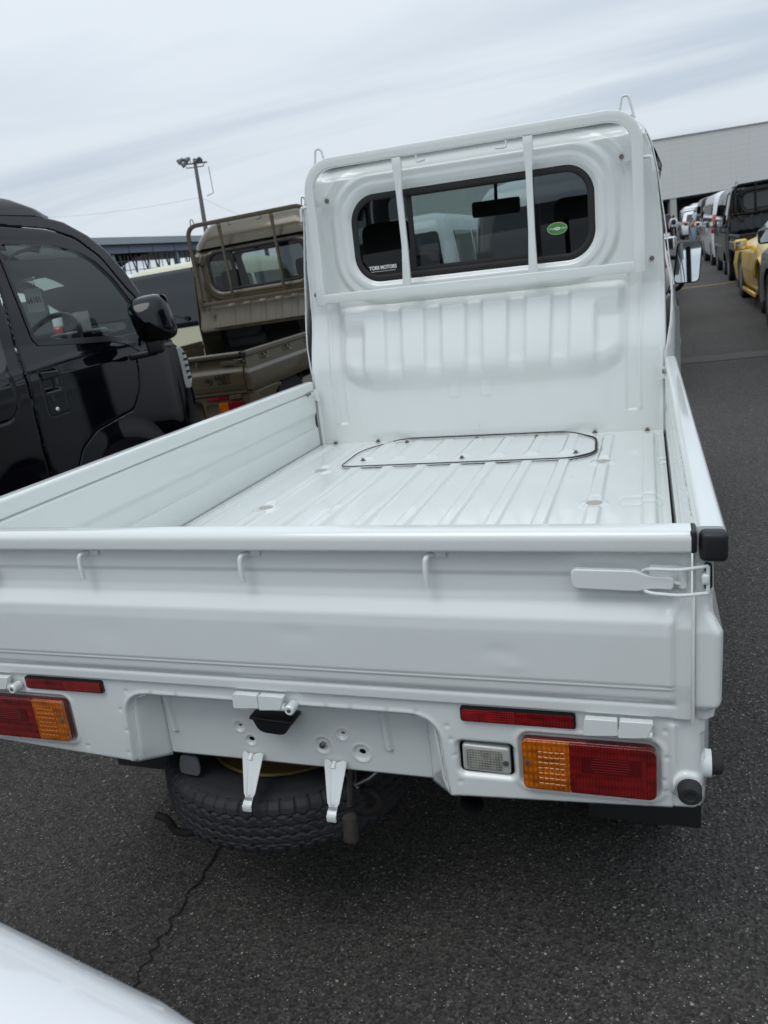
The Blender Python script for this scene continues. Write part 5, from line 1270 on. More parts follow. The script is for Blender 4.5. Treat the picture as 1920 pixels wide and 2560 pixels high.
    mb = MB(); mb.box((0.26, 3.16, 1.30), (0.10, 0.0015, 0.12)); mb.build('windscreen_note', 'paper', r, False)
    # door mirror
    mm = MB(); prof = [(0.0, 0), (0.0, 0)]
    V = []; Fc = []; n, k = 14, 28
    for i in range(n+1):
        t = i/n; sc = [1, 1.0, 1.0, 0.99, 0.98, 0.96, 0.93, 0.89, 0.84, 0.77, 0.69, 0.59, 0.46, 0.30, 0.02][i]
        for j in range(k):
            a_ = 2*PI*j/k; ca, sa = math.cos(a_), math.sin(a_)
            ex = math.copysign(abs(ca)**0.50, ca); ez = math.copysign(abs(sa)**0.50, sa)
            V.append((0.090*ex*sc+0.008*t+0.012*ez, 0.11*t, 0.100*ez*sc+(-0.010*t)))
    for i in range(n):
        for j in range(k): a_ = i*k+j; b_ = i*k+(j+1) % k; Fc.append((a_, b_, b_+k, a_+k))
    Fc.append(tuple(range(k))[::-1])
    m_ = mk('door_mirror', V, Fc, 'black_paint', r); m_.location = (0.895, 2.50-oy, 1.268); m_.rotation_euler = (0, math.radians(3), math.radians(-158)); m_.scale = (1.12, 1.1, 1.16)
    mb = MB(); mb.box((0.02, 0.030, -0.112), (0.075, 0.045, 0.075), None, 0.014, 3); mb.box((0.085, 0.015, -0.140), (0.13, 0.05, 0.030), None, 0.012, 3); mb.build('mirror_stalk', 'plastic', m_)
    mb = MB(); mb.box((0.0, -0.004, 0.0), (0.165, 0.010, 0.180), None, 0.02, 4); mb.build('mirror_rim', 'plastic', m_)
    for s in (1, -1):
        wheel(r, s*0.66, 2.20-oy, 0.275, 0.15, s); wheel(r, s*0.66, 0.27-oy, 0.275, 0.15, s)
        mb = MB(); mb.lathe([(0.34, -0.10), (0.34, 0.05)], 32, 'X', (s*0.62, 2.20-oy, 0.25)); mb.lathe([(0.34, -0.10), (0.34, 0.05)], 32, 'X', (s*0.62, 0.27-oy, 0.25))
        mb.build('wheel_arch_liner', 'dark', r)
    return r
M['interior_dark'] = simple('dark_dash', (0.018, 0.019, 0.02), 0.6, noise=0.2)
black_van()

# ------------------------------------------------------------------ generic parked cars further off
def parked(name, label, cat, mat, x, y, W_, Lg, levels, side_win=None, rear_win=None, front_win=None, lamps=None, group='cars parked in rows on the lot', rz=0.0, wheel_r=0.29, wy=None, head=None, glass='dark_glass', mirror=True, belt=1.0, extra=None, lamp_mat='red_glow'):
    """levels: (z, inset_rear, inset_front, half-width inset[, radius])"""
    r = empty(name, (x, y, 0), rz); tag(r, label, cat, group)
    hw = W_/2; LV = [(z, a, Lg-b, hw-c) + ((q[0],) if q else ()) for (z, a, b, c, *q) in levels]
    body = ring_stack('body', LV, mat, r, 0.16, 8)
    wy = wy or (0.80, Lg-0.75)
    zs = [l[0] for l in LV]
    def X(z): return np.interp(z, zs, [l[3] for l in LV])
    def Yr(z): return np.interp(z, zs, [l[1] for l in LV])
    def Yf(z): return np.interp(z, zs, [l[2] for l in LV])
    cut = []
    for s in (1, -1):
        for yy in wy:
            mb = MB(); mb.cyl((s*(hw-0.22), yy, wheel_r), (s*(hw+0.1), yy, wheel_r), wheel_r+0.045, n=28); c_ = mb.build('cutter', None); cut.append(c_)
    bpy.context.view_layer.update()
    # cutters live in the body's own space
    apply_bool_local(body, cut)
    for s in (1, -1):
        for yy in wy: wheel(r, s*(hw-0.105), yy, wheel_r, 0.19, s)
        if side_win:
            for poly in side_win:
                sd = poly_sdf(round_poly(poly, 0.05, 4)); ys = [p[0] for p in poly]; z_ = [p[1] for p in poly]
                sheet('side_window', (min(ys), max(ys)), (min(z_), max(z_)), 0.03, sd, lambda Y, Z, s=s: (s*(X(Z)+0.004), Y, Z), glass, r)
        if lamps:
            z0, z1, w_, d_ = lamps
            V = []; Fc = []; nz = 6; na = 8; rad = 0.16
            for i in range(nz):
                z = z0+(z1-z0)*i/(nz-1); hx = float(X(z)); yr = float(Yr(z))
                pth = [(hx-rad-w_, yr-0.006)] + [(hx-rad+(rad+0.006)*math.sin(t), yr+rad-(rad+0.006)*math.cos(t)) for t in [PI/2*k/(na-2) for k in range(na-1)]]
                pth = [pth[0]]+pth[1:]
                for (px_, py_) in pth: V.append((s*px_, py_, z))
            for i in range(nz-1):
                for j in range(na-1): a_ = i*na+j; Fc.append((a_, a_+1, a_+na+1, a_+na))
            o = mk('tail_lamp', V, Fc, lamp_mat, r); md = o.modifiers.new('s', 'SOLIDIFY'); md.thickness = 0.012; md.offset = 0
        if head:
            mb = MB(); mb.box((s*(hw-0.20), float(Yf(head))+0.0, head), (0.26, 0.05, 0.14), None, 0.02); mb.build('headlight', 'clear_lens', r)
        if mirror:
            mb = MB(); ym = Lg*mirror if mirror is not True else float(Yf(belt+0.12))-0.12
            mb.box((s*(hw+0.10), ym, belt+0.10), (0.17, 0.09, 0.15), None, 0.035, 3); mb.box((s*(hw-0.01), ym+0.02, belt+0.05), (0.10, 0.04, 0.05), None, 0.01)
            mm_ = mb.build('door_mirror', mat, r)
            mb = MB(); mb.box((s*(hw+0.10), ym-0.046, belt+0.10), (0.135, 0.004, 0.115), None, 0.0); mb.build('mirror_glass', 'mirror', mm_)
    for nm, wn, yfn, sgn in (('rear_window', rear_win, Yr, -1), ('windscreen', front_win, Yf, 1)):
        if wn:
            sd = poly_sdf(round_poly(wn, 0.06, 4)); xs = [p[0] for p in wn]; z_ = [p[1] for p in wn]
            sheet(nm, (min(xs), max(xs)), (min(z_), max(z_)), 0.03, sd, lambda X_, Z: (X_, yfn(Z)+sgn*0.005, Z), glass, r)
    mb = MB(); mb.box((0, Lg/2, 0.22), (W_-0.5, Lg-0.6, 0.12)); mb.build('underbody', 'dark', r)
    if extra: extra(r, X, Yr, Yf, hw)
    return r
def apply_bool_local(o, cutters):
    par = o.parent; o.parent = None; bpy.context.view_layer.update()
    for c in cutters:
        md = o.modifiers.new('b', 'BOOLEAN'); md.object = c; md.operation = 'DIFFERENCE'; md.solver = 'EXACT'
    dg = bpy.context.evaluated_depsgraph_get(); dg.update(); me = bpy.data.meshes.new_from_object(o.evaluated_get(dg))
    o.modifiers.clear(); o.data = me; me.name = o.name
    if len(me.materials) > 1:
        while len(me.materials) > 1: me.materials.pop()
    me.polygons.foreach_set('use_smooth', [True]*len(me.polygons)); me.set_sharp_from_angle(angle=math.radians(38))
    o.parent = par
    for c in cutters: bpy.data.objects.remove(c)
M['brown_lamp'] = simple('smoked_lamp', (0.10, 0.075, 0.065), 0.2, coat=1)
M['red_glow'] = simple('red_lamp', (0.42, 0.012, 0.016), 0.12, coat=1)
BOX = lambda H, L: [(0.24, 0.05, 0.05, 0.05), (0.34, 0.0, 0.0, 0.02), (0.70, 0.0, 0.0, 0.0), (0.95, 0.01, 0.06, 0.0), (1.04, 0.02, 0.16, 0.01), (H-0.28, 0.09, 0.55, 0.075), (H-0.11, 0.13, 0.70, 0.115), (H-0.04, 0.20, 0.82, 0.17), (H, 0.36, 1.0, 0.30)]
SUV = lambda H, L: [(0.30, 0.08, 0.08, 0.06), (0.42, 0.0, 0.0, 0.02), (0.75, 0.0, 0.0, 0.0), (0.95, 0.03, 0.06, 0.01), (1.04, 0.06, 0.35, 0.03), (1.10, 0.10, 1.20, 0.05), (H-0.15, 0.50, 1.95, 0.17), (H-0.05, 0.66, 2.15, 0.22), (H, 0.95, 2.4, 0.34)]
CAR = lambda H, L: [(0.22, 0.08, 0.08, 0.06), (0.34, 0.0, 0.0, 0.02), (0.60, 0.0, 0.0, 0.0), (0.82, 0.03, 0.10, 0.01), (0.92, 0.20, 0.60, 0.04), (0.97, 0.55, 1.25, 0.06), (H-0.14, 1.15, 2.00, 0.19), (H-0.05, 1.35, 2.2, 0.24), (H, 1.7, 2.45, 0.36)]
def boxwin(L, H, W_): 
    h = W_/2
    return dict(side_win=[[(0.30, 1.06), (0.30, H-0.24), (L*0.40, H-0.24), (L*0.40, 1.06)], [(L*0.43, 1.06), (L*0.43, H-0.24), (L-0.80, H-0.24), (L-0.42, 1.06)]],
                rear_win=[(-h+0.17, 1.06), (h-0.17, 1.06), (h-0.22, H-0.22), (-h+0.22, H-0.22)], front_win=[(-h+0.15, 1.10), (h-0.15, 1.10), (h-0.22, H-0.24), (-h+0.22, H-0.24)])
def kei_van(label, mat, cx, y, H=1.86, L=3.39, W_=1.475, lamps=(0.95, 1.25, 0.0, 0), **k):
    d = boxwin(L, H, W_); d.update(k)
    return parked('parked_van', label, 'van', mat, cx, y, W_, L, BOX(H, L), lamps=lamps, belt=1.0, wheel_r=0.27, **d)
def rearwiper(r, X, Yr, Yf, hw):
    mb = MB(); mb.tube([(0.30, float(Yr(1.12))-0.03, 1.10), (0.1, float(Yr(1.16))-0.03, 1.16), (-0.2, float(Yr(1.2))-0.03, 1.19)], 0.010, 8); mb.cyl((0.30, float(Yr(1.1))+0.01, 1.10), (0.30, float(Yr(1.1))-0.045, 1.10), 0.03); mb.build('rear_wiper', 'plastic', r)
# own row, ahead of the white truck
kei_van('white boxy van directly ahead of the white truck, seen through its rear window', 'pearl', 0.065, 5.5, 1.84, lamps=(1.26, 1.70, 0.0, 0), lamp_mat='brown_lamp')
kei_van('brown boxy van in the same row, ahead of the white truck cab', 'brown', 0.13, 9.3, 1.84)
parked('parked_car', 'white and red hatchback ahead of the brown van, low beside the door mirror', 'car', 'pearl', 0.25, 13.2, 1.60, 3.7, CAR(1.42, 3.7), lamps=(0.62, 0.86, 0.10, 0), mirror=True, belt=0.88)
kei_van('white van far left through the rear window of the white truck', 'pearl', -2.20, 8.7, 1.88)
kei_van('cream van with a wide dark rear window, between the black van and olive truck', 'cream', -5.32, 8.2, 1.80, lamps=(0.70, 0.88, 0.0, 0), extra=rearwiper, rear_win=[(-0.66, 0.99), (0.66, 0.99), (0.60, 1.72), (-0.60, 1.72)])
kei_van('white boxy van added at the far left to lighten the black van door glass', 'pearl', -7.9, 8.4, 1.88)  # this van and the next are added to brighten the black van's glass
kei_van('silver boxy van added at the far left to lighten the black van windscreen view', 'silver', -10.2, 6.4, 1.84)
# right-hand row
def sports_extra(r, X, Yr, Yf, hw):
    # muscular rear haunches, ducktail and rear diffuser
    for s in (1, -1):
        V = []; F = []; n, m_ = 16, 10
        for i in range(n):
            t = i/(n-1); yy = 0.15+1.75*t; amp = math.sin(PI*t)**0.8
            for j in range(m_):
                q = j/(m_-1); z = 0.42+0.46*q; V.append((s*(float(X(z))-0.03+0.055*amp*math.sin(PI*(0.25+0.75*q))), yy, z+0.05*amp*q))
        for i in range(n-1):
            for j in range(m_-1): a = i*m_+j; F.append((a, a+1, a+m_+1, a+m_) if s > 0 else (a, a+m_, a+m_+1, a+1))
        o = mk('rear_haunch', V, F, 'yellow', r)
        cutm = [v for v in o.data.vertices if math.hypot(v.co.y-0.86, v.co.z-0.33) < 0.38]
        for v in cutm:
            d = math.hypot(v.co.y-0.86, v.co.z-0.33) or 1e-3; v.co.y = 0.86+(v.co.y-0.86)*0.38/d; v.co.z = 0.33+(v.co.z-0.33)*0.38/d
        md = o.modifiers.new('s', 'SOLIDIFY'); md.thickness = 0.01
        mb = MB(); mb.box((s*(hw-0.23), 0.035, 0.755), (0.40, 0.08, 0.075), None, 0.02, 3); mb.build('tail_lamp', 'red_glow', r)
    mb = MB(); mb.box((0, 0.14, 0.93), (1.3, 0.22, 0.035), Matrix.Rotation(math.radians(8), 3, 'X'), 0.012); mb.build('ducktail', 'yellow', r)
    mb = MB(); mb.box((0, 0.05, 0.30), (1.2, 0.10, 0.14), None, 0.03); mb.build('diffuser', 'plastic', r)
    for s in (1, -1):
        mb = MB(); mb.box((s*(hw-0.005), 2.1, 0.19), (0.04, 1.4, 0.06), None, 0.015); mb.build('side_skirt', 'yellow', r)
LVs = [(0.16, 0.10, 0.10, 0.08), (0.28, 0.02, 0.02, 0.03), (0.50, 0.0, 0.0, 0.0), (0.70, 0.03, 0.12, 0.02), (0.80, 0.08, 0.50, 0.05), (0.86, 0.12, 1.10, 0.09), (0.92, 0.45, 1.65, 0.16), (1.14, 1.00, 2.05, 0.30), (1.22, 1.25, 2.2, 0.35), (1.27, 1.6, 2.4, 0.45)]
parked('sports_car', 'yellow low sports car parked in the right-hand row', 'car', 'yellow', 2.99, 9.74, 1.84, 4.38, LVs, side_win=[[(1.35, 0.93), (1.7, 1.19), (2.15, 1.19), (2.65, 0.94)]], rear_win=[(-0.45, 0.95), (0.45, 0.95), (0.36, 1.15), (-0.36, 1.15)], front_win=[(-0.6, 0.93), (0.6, 0.93), (0.45, 1.15), (-0.45, 1.15)], mirror=0.47, belt=0.76, wheel_r=0.335, wy=(0.86, 3.33), group=None, extra=sports_extra)
parked('parked_car', 'dark grey car at the right edge, only its front wheel side in view', 'car', 'graphite', 2.83, 5.35, 1.80, 4.2, CAR(1.45, 4.2), lamps=(0.70, 0.9, 0.05, 0), side_win=[[(1.2, 0.98), (1.45, 1.30), (2.0, 1.30), (2.7, 0.98)]], mirror=True, belt=0.95, wheel_r=0.32)
def chrome_van(r, X, Yr, Yf, hw):
    for s in (1, -1):
        mb = MB(); mb.box((s*(hw+0.002), 1.7, 0.62), (0.012, 2.6, 0.03)); mb.build('side_moulding', 'chrome', r)
        mb = MB(); mb.box((s*(hw-0.02), 0.02, 0.95), (0.03, 0.02, 0.35), None, 0.008); mb.build('chrome_trim', 'chrome', r)
kei_van('dark grey boxy van with bright trim beyond the black flatbed truck', 'graphite', 3.05, 18.2, 1.84, extra=chrome_van)
def wagonbits(r, X, Yr, Yf, hw): pass
d_ = boxwin(4.4, 1.86, 1.69)
parked('parked_van', 'white minivan with tall red tail lamps in the right-hand row', 'van', 'pearl', 3.20, 22.6, 1.69, 4.4, BOX(1.88, 4.4), lamps=(0.86, 1.32, 0.02, 0), wheel_r=0.30, **d_)
kei_van('orange brown van beyond the white minivan', 'orange', 3.28, 28.0, 1.72, lamps=(1.45, 1.62, 0, 0))
kei_van('black tall van beyond the orange brown van', 'black_truck', 3.36, 32.2, 1.98)
kei_van('light blue van beyond the black tall van', 'blue', 3.30, 36.6, 1.55)
kei_van('dark van behind the light blue van', 'graphite', 3.7, 41.5, 1.85)
parked('parked_car', 'white sport utility car facing away with a red tail lamp, far down the lane', 'car', 'pearl', 3.95, 58.5, 1.88, 4.6, SUV(1.74, 4.6), rear_win=[(-0.66, 1.12), (0.66, 1.12), (0.55, 1.56), (-0.55, 1.56)], side_win=[[(0.8, 1.10), (1.0, 1.55), (2.4, 1.55), (3.1, 1.12)]], lamps=(0.98, 1.16, 0.22, 0), wheel_r=0.36, belt=1.0)
def rails(r, X, Yr, Yf, hw):
    for s in (1, -1):
        mb = MB(); mb.tube([(s*(hw-0.28), 0.8, 2.05), (s*(hw-0.28), 2.5, 2.08)], 0.03, 8); mb.build('roof_rail', 'chrome', r)
for (cx, y, H, mt, lb) in ((4.1, 65.5, 2.05, 'silver', 'silver wagon with roof rails behind the white sport utility car'), (4.5, 71.5, 2.25, 'pearl', 'tall white wagon second behind the white sport utility car'), (5.4, 78.0, 2.5, 'silver', 'tall silver van under the edge of the grey building'), (1.2, 66.0, 1.9, 'graphite', 'dark van in the far lane beyond the walking person'), (-0.2, 60.0, 1.9, 'silver', 'silver van far down the lane left of the person'), (2.3, 84.0, 2.0, 'black_truck', 'black van at the foot of the grey building')):
    dd = boxwin(4.5, H, 1.7)
    parked('parked_van', lb, 'van', mt, cx, y, 1.75, 4.5, BOX(H, 4.5), lamps=(0.9, 1.2, 0.0, 0), wheel_r=0.32, extra=rails if H == 2.05 else None, **dd)
# photographer's side: the car parked behind the truck, its bonnet corner reaches into the frame
def fore_car():
    lv = [(0.20, 0.05, 0.10, 0.06), (0.35, 0.0, 0.02, 0.02), (0.60, 0.0, 0.0, 0.0), (0.76, 0.0, 0.0, 0.0), (0.83, 0.0, 0.01, 0.003), (0.87, 0.0, 0.025, 0.012), (0.895, 0.0, 0.05, 0.03), (0.912, 0.0, 0.10, 0.07), (0.922, 0.02, 0.20, 0.14), (0.932, 0.05, 0.6, 0.3)]
    r = parked('parked_car', 'white car parked behind the truck, its bonnet corner in the lower left foreground', 'car', 'pearl', -1.101, -4.7225, 1.70, 4.25, [(a, b, c, d, 0.30) if a > .5 else (a, b, c, d, 0.28) for a, b, c, d in lv], wheel_r=0.30, mirror=False, group=None, rz=-0.22)
    body2 = ring_stack('cabin', [(0.90, 0.25, 3.10, 0.70, 0.3), (1.0, 0.35, 2.95, 0.69, 0.3), (1.38, 0.75, 2.35, 0.62, 0.25), (1.45, 0.95, 2.1, 0.55, 0.25), (1.48, 1.2, 1.9, 0.4, 0.2)], 'pearl', r)
    wn = poly_sdf(round_poly([(-0.68, 1.0), (0.68, 1.0), (0.56, 1.36), (-0.56, 1.36)], 0.06))
    sheet('windscreen', (-0.7, 0.7), (1.0, 1.37), 0.03, wn, lambda X, Z: (X, np.interp(Z, [0.9, 1.0, 1.38], [3.10, 2.95, 2.35])+0.01, Z), 'dark_glass', r)
    return r
fore_car()

# ------------------------------------------------------------------ buildings, canopy, pole
def grey_building():
    r = empty('warehouse', (0, 0, 0)); tag(r, 'long windowless grey panelled warehouse raised over an open dark ground floor, far right', 'building')
    c = at_depth(1613, 353, 100); a = at_depth(1920, 305, 100)
    d = Vector((a.x-c.x, a.y-c.y, 0)).normalized(); nrm = Vector((-d.y, d.x, 0))
    r.location = (c.x-d.x*40, c.y-d.y*40, 0); r.rotation_euler = (0, 0, math.atan2(d.y, d.x))
    m, nt, b = newmat('facade_panels'); N = nt.nodes.new; L = nt.links.new
    tc = N('ShaderNodeTexCoord'); sp = N('ShaderNodeSeparateXYZ'); L(tc.outputs['Object'], sp.inputs[0]); cb = N('ShaderNodeCombineXYZ'); L(sp.outputs['X'], cb.inputs[0]); L(sp.outputs['Z'], cb.inputs[1])
    br = N('ShaderNodeTexBrick'); br.offset = 0.0; br.inputs['Scale'].default_value = 1.0; br.inputs['Mortar Size'].default_value = 0.018; br.inputs['Brick Width'].default_value = 2.55; br.inputs['Row Height'].default_value = 0.66
    br.inputs['Color1'].default_value = (0.66, 0.67, 0.65, 1); br.inputs['Color2'].default_value = (0.645, 0.655, 0.635, 1); br.inputs['Mortar'].default_value = (0.54, 0.55, 0.535, 1)
    L(cb.outputs[0], br.inputs['Vector']); L(br.outputs['Color'], b.inputs['Base Color']); b.inputs['Roughness'].default_value = 0.6
    mb = MB(); mb.box((50, 15.2, 7.75), (100, 30, 7.3)); mb.build('upper_storey', m, r, False)
    mb = MB(); mb.box((50, 15.2, 11.44), (100.3, 30.3, 0.10)); mb.build('roof_coping', simple('coping', (0.35, 0.35, 0.34), 0.6), r, False)
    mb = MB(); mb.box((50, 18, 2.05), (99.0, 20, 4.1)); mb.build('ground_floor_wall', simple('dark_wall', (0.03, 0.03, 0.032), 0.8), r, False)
    for i in range(12):
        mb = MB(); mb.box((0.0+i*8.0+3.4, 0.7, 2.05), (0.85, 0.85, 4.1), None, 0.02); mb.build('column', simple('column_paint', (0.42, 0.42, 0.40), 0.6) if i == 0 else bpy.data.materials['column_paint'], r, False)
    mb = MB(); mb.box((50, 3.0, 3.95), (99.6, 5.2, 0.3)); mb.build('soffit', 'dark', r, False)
grey_building()
def canopy():
    r = empty('canopy_hall', (0, 0, 0)); tag(r, 'long open-sided hall with a pale blue-grey roof edge and steel frames, above the cream van', 'building')
    a = at_depth(240, 596, 50); b_ = at_depth(467, 590, 60); d = Vector((b_.x-a.x, b_.y-a.y, 0)).normalized()
    r.location = (a.x, a.y, 0); r.rotation_euler = (0, 0, math.atan2(d.y, d.x)); z0 = (a.z+b_.z)/2
    zt = z0
    fas = simple('blue_grey_fascia', (0.34, 0.39, 0.42), 0.6, noise=0.1, nscale=0.5); beam = simple('blue_steel_beam', (0.20, 0.245, 0.31), 0.6)
    mb = MB(); mb.box((10, 6, zt-0.22), (42, 12.5, 0.44)); mb.build('roof', fas, r, False)
    mb = MB(); mb.box((10, 0.35, zt-0.72), (42, 0.25, 0.5)); mb.build('edge_beam', beam, r, False)
    for i in range(14):
        mb = MB(); mb.box((-8+i*2.9, 0.20, zt-0.72), (0.08, 0.06, 0.5)); mb.build('beam_stiffener', beam, r, False)
    mb = MB(); mb.prism([(-11, zt-0.45), (12.0, zt-0.45), (7.5, zt-1.05), (3.5, zt-2.3), (3.5, 0), (-11, 0)], 1, 2.5, 11.5); mb.build('hall_shade_block', 'dark', r, False)  # solid black block stands in for the shade under the roof
    wh = simple('pale_steel', (0.55, 0.57, 0.58), 0.5)
    rr = random.Random(6)
    for i in range(15):
        x = 3.2+i*0.85; mb = MB(); mb.tube([(x, 1.4, 0), (x+0.05, 1.4, zt-1.0)], 0.035, 6); mb.build('frame_post', wh, r, True)
    for z in (zt-3.3, zt-2.6, zt-2.0, zt-1.4): mb = MB(); mb.tube([(2.8, 1.45, z), (16, 1.45, z)], 0.03, 6); mb.build('frame_rail', wh, r, True)
    for i in range(9):
        x = 3.6+i*1.45; mb = MB(); mb.tube([(x, 1.2, zt-0.95), (x+0.35, 1.2, zt-2.2)], 0.06, 6); mb.tube([(x+0.7, 1.2, zt-0.95), (x+0.35, 1.2, zt-2.2)], 0.06, 6); mb.build('roof_strut', 'galv', r, True)
    for i in range(5):
        mb = MB(); mb.box((-6+i*8.0, 0.6, (zt-1)/2), (0.3, 0.3, zt-1)); mb.build('column', beam, r, False)
canopy()
def rear_hall():
    r = empty('open_sided_hall', (5, -62, 0)); tag(r, 'open-sided hall with a broad dark roof behind the viewer, reflected in the door mirror', 'building')
    mb = MB(); mb.box((0, 21, 7.35), (120, 42, 1.1)); mb.build('roof', simple('hall_roof', (0.10, 0.11, 0.12), 0.7), r, False)
    for i in range(11):
        for yy in (2, 40):
            mb = MB(); mb.box((-50+i*10, yy, 3.4), (0.35, 0.35, 6.8)); mb.build('column', 'galv', r, False)
rear_hall()
def light_pole():
    t = at_depth(486, 398, 58); b_ = at_depth(513, 566, 57.5); dirv = (b_-t); k = t.z/(t.z-b_.z); base = t+dirv*k
    r = empty('floodlight_pole', (base.x, base.y, 0)); tag(r, 'tall slim floodlight pole with a cluster of lamps on its crossarm, above the olive truck', 'street lamp')
    h = t.z; lean = Vector((t.x-base.x, t.y-base.y, 0))
    def P(z, o=(0, 0, 0)): return tuple(Vector((lean.x*z/h+o[0], lean.y*z/h+o[1], z+o[2])))
    mb = MB(); mb.tube([P(0), P(h*0.5), P(h)], [0.20, 0.17, 0.125], 14); mb.build('pole', 'pole', r)
    cd = Vector((rt.x, rt.y, 0)).normalized()
    mb = MB(); mb.tube([P(h-0.25, cd*(-0.9)), P(h-0.35, cd*0.9)], 0.06, 8); mb.tube([P(h-0.55, cd*(-.7)), P(h-0.60, cd*0.6)], 0.04, 8)
    mb.tube([P(h-0.3, cd*-.8), P(h-0.55, cd*-.65)], 0.03, 6); mb.tube([P(h-0.3, cd*.8), P(h-0.6, cd*0.5)], 0.03, 6); mb.build('crossarm', 'galv', r)
    for o, s, zz in ((-0.85, 0.22, 0.30), (-0.60, 0.18, 0.02), (-0.35, 0.22, 0.30), (0.05, 0.16, 0.05), (0.40, 0.24, 0.18)):
        mb = MB(); c = Vector(P(h-0.15+zz, cd*o)); ax = Vector((-cd.y*-1, cd.x*-1, 0))*-1
        tip = c+Vector((-0.25 if o < 0 else 0.1, -0.30, -0.22))
        mb.cyl(c, tip, s*0.45, s, 18); mb.tube([tuple(c), P(h-0.3, cd*o*0.9)], 0.03, 6); mb.build('floodlight', 'galv', r)
    mb = MB(); mb.tube([P(h-0.7, cd*0.95), P(h-2.6, cd*1.0), P(h-2.75, cd*0.5)], 0.028, 6); mb.build('conduit', 'pole', r)
    # overhead wires
    hz = Vector((r.location.x, r.location.y, 0))
    A = hz+Vector(P(t.z-2.75)); Lp = at_depth(60, 545, 75); Rp = at_depth(760, 585, 70)
    def wire(a, b, sag):
        return [tuple(a.lerp(b, i/16)-Vector((0, 0, sag*4*(i/16)*(1-i/16)))) for i in range(17)]
    for q in (Lp, Rp):
        mb = MB(); mb.tube(wire(A, q, 0.35), 0.007, 5); w = mb.build('overhead_wire', 'galv', None); tag(w, 'thin overhead wire running %s from the floodlight pole' % ('left' if q is Lp else 'right'), 'wire', 'overhead wires')
light_pole()
def pylon():
    r = empty('power_pylon', (96, 126, 0)); tag(r, 'steel lattice power pylon reflected in the black van door glass', 'pylon')
    H = 40; mb = MB()
    def w(z): return 3.2*(1-z/H)+0.35
    zs = [H*(1-(1-i/12)**1.3) for i in range(13)]
    for i in range(12):
        z0, z1 = zs[i], zs[i+1]; a, b = w(z0), w(z1)
        cs0 = [(-a, -a), (a, -a), (a, a), (-a, a)]; cs1 = [(-b, -b), (b, -b), (b, b), (-b, b)]
        for k in range(4):
            k2 = (k+1) % 4
            mb.tube([(*cs0[k], z0), (*cs1[k], z1)], 0.11, 4); mb.tube([(*cs0[k], z0), (*cs1[k2], z1)], 0.06, 4); mb.tube([(*cs0[k2], z0), (*cs1[k], z1)], 0.06, 4)
    mb.build('tower', 'galv', r, False)
    for z, L_ in ((38, 4.0), (33, 5.5), (28.5, 6.5), (24, 5.0)):
        mb = MB(); mb.tube([(-L_, 0, z+0.3), (0, 0, z), (L_, 0, z+0.3)], 0.12, 4); mb.tube([(-L_, 0, z+0.3), (0, 0, z+1.4), (L_, 0, z+0.3)], 0.08, 4); mb.build('crossarm', 'galv', r, False)
pylon()

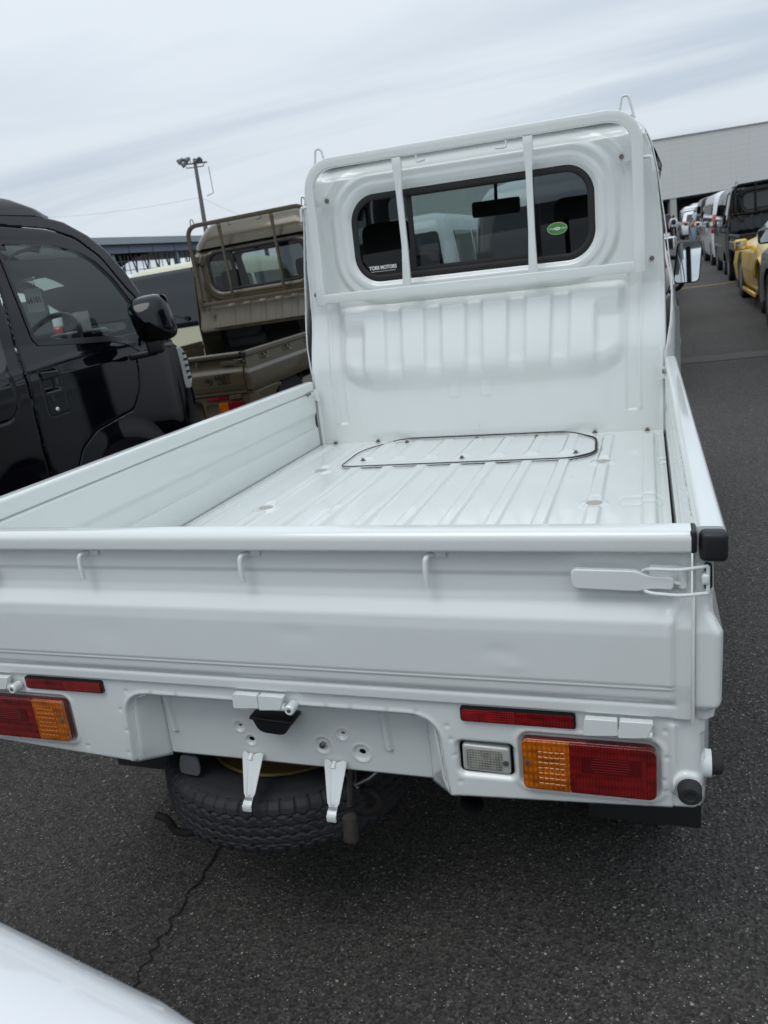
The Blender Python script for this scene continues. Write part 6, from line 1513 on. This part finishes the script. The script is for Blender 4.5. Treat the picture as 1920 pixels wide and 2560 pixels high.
# ------------------------------------------------------------------ person walking far down the lane
def person():
    p = at_depth(1684, 560, 55)
    bm = bmesh.new(); J = {}
    def v(n, co): J[n] = bm.verts.new(co)
    v('pel', (0, 0, .95)); v('waist', (0, 0, 1.10)); v('chest', (0, 0.02, 1.33)); v('neck', (0, .02, 1.48)); v('head', (0, .05, 1.60)); v('crown', (0, .05, 1.71))
    for s, n in ((1, 'r'), (-1, 'l')):
        v('hip'+n, (s*.10, 0, .90)); v('kn'+n, (s*.11, .12*s+.03, .50)); v('an'+n, (s*.12, -.16*s, .09)); v('toe'+n, (s*.13, -.16*s+.15, .04))
        v('sh'+n, (s*.19, .01, 1.40)); v('el'+n, (s*.27, -.06*s, 1.13)); v('wr'+n, (s*.29, .08, .90)); v('ha'+n, (s*.29, .11, .80))
    E = [('pel', 'waist'), ('waist', 'chest'), ('chest', 'neck'), ('neck', 'head'), ('head', 'crown')]
    for n in 'rl': E += [('pel', 'hip'+n), ('hip'+n, 'kn'+n), ('kn'+n, 'an'+n), ('an'+n, 'toe'+n), ('chest', 'sh'+n), ('sh'+n, 'el'+n), ('el'+n, 'wr'+n), ('wr'+n, 'ha'+n)]
    for a, b in E: bm.edges.new((J[a], J[b]))
    R = {'pel': .13, 'waist': .13, 'chest': .16, 'neck': .06, 'head': .095, 'crown': .07, 'hip': .10, 'kn': .07, 'an': .05, 'toe': .04, 'sh': .075, 'el': .05, 'wr': .035, 'ha': .04}
    bm.verts.index_update(); ind = {k: vv.index for k, vv in J.items()}
    me = bpy.data.meshes.new('person'); bm.to_mesh(me); bm.free()
    o = bpy.data.objects.new('person', me); COL.objects.link(o)
    md = o.modifiers.new('skin', 'SKIN'); 
    for k, i in ind.items():
        q = R.get(k, R.get(k[:-1], .05)); me.skin_vertices[0].data[i].radius = (q, q*(0.75 if k in ('chest', 'waist', 'pel') else 1))
        me.skin_vertices[0].data[i].use_root = (k == 'pel')
    md2 = o.modifiers.new('sub', 'SUBSURF'); md2.levels = 2; md2.render_levels = 2
    dg = bpy.context.evaluated_depsgraph_get(); m2 = bpy.data.meshes.new_from_object(o.evaluated_get(dg)); o.modifiers.clear(); o.data = m2
    m2.materials.clear()
    for mt in (simple('skin', (0.45, 0.28, 0.2), 0.6), simple('white_shirt', (0.78, 0.79, 0.82), 0.8), simple('dark_trousers', (0.02, 0.022, 0.03), 0.8), simple('dark_hair', (0.012, 0.01, 0.01), 0.7)): m2.materials.append(mt)
    for f in m2.polygons:
        f.use_smooth = True; z = f.center.z; x = abs(f.center.x)
        f.material_index = 3 if (z > 1.60 or (z > 1.53 and f.center.y < 0.03)) else 0 if z > 1.47 or (z < 0.90 and x > .235) else 1 if z > 0.93 or x > .22 else 2
    o.location = (p.x, p.y, 0)
    tag(o, 'person in a white shirt with a black backpack, walking away down the lane', 'person')
    mb = MB(); mb.box((p.x, p.y-0.17, 1.24), (0.26, 0.14, 0.34), None, 0.05, 3); b = mb.build('backpack', 'rubber_matt', None); tag(b, 'small black backpack worn by the person in the white shirt', 'backpack')
person()
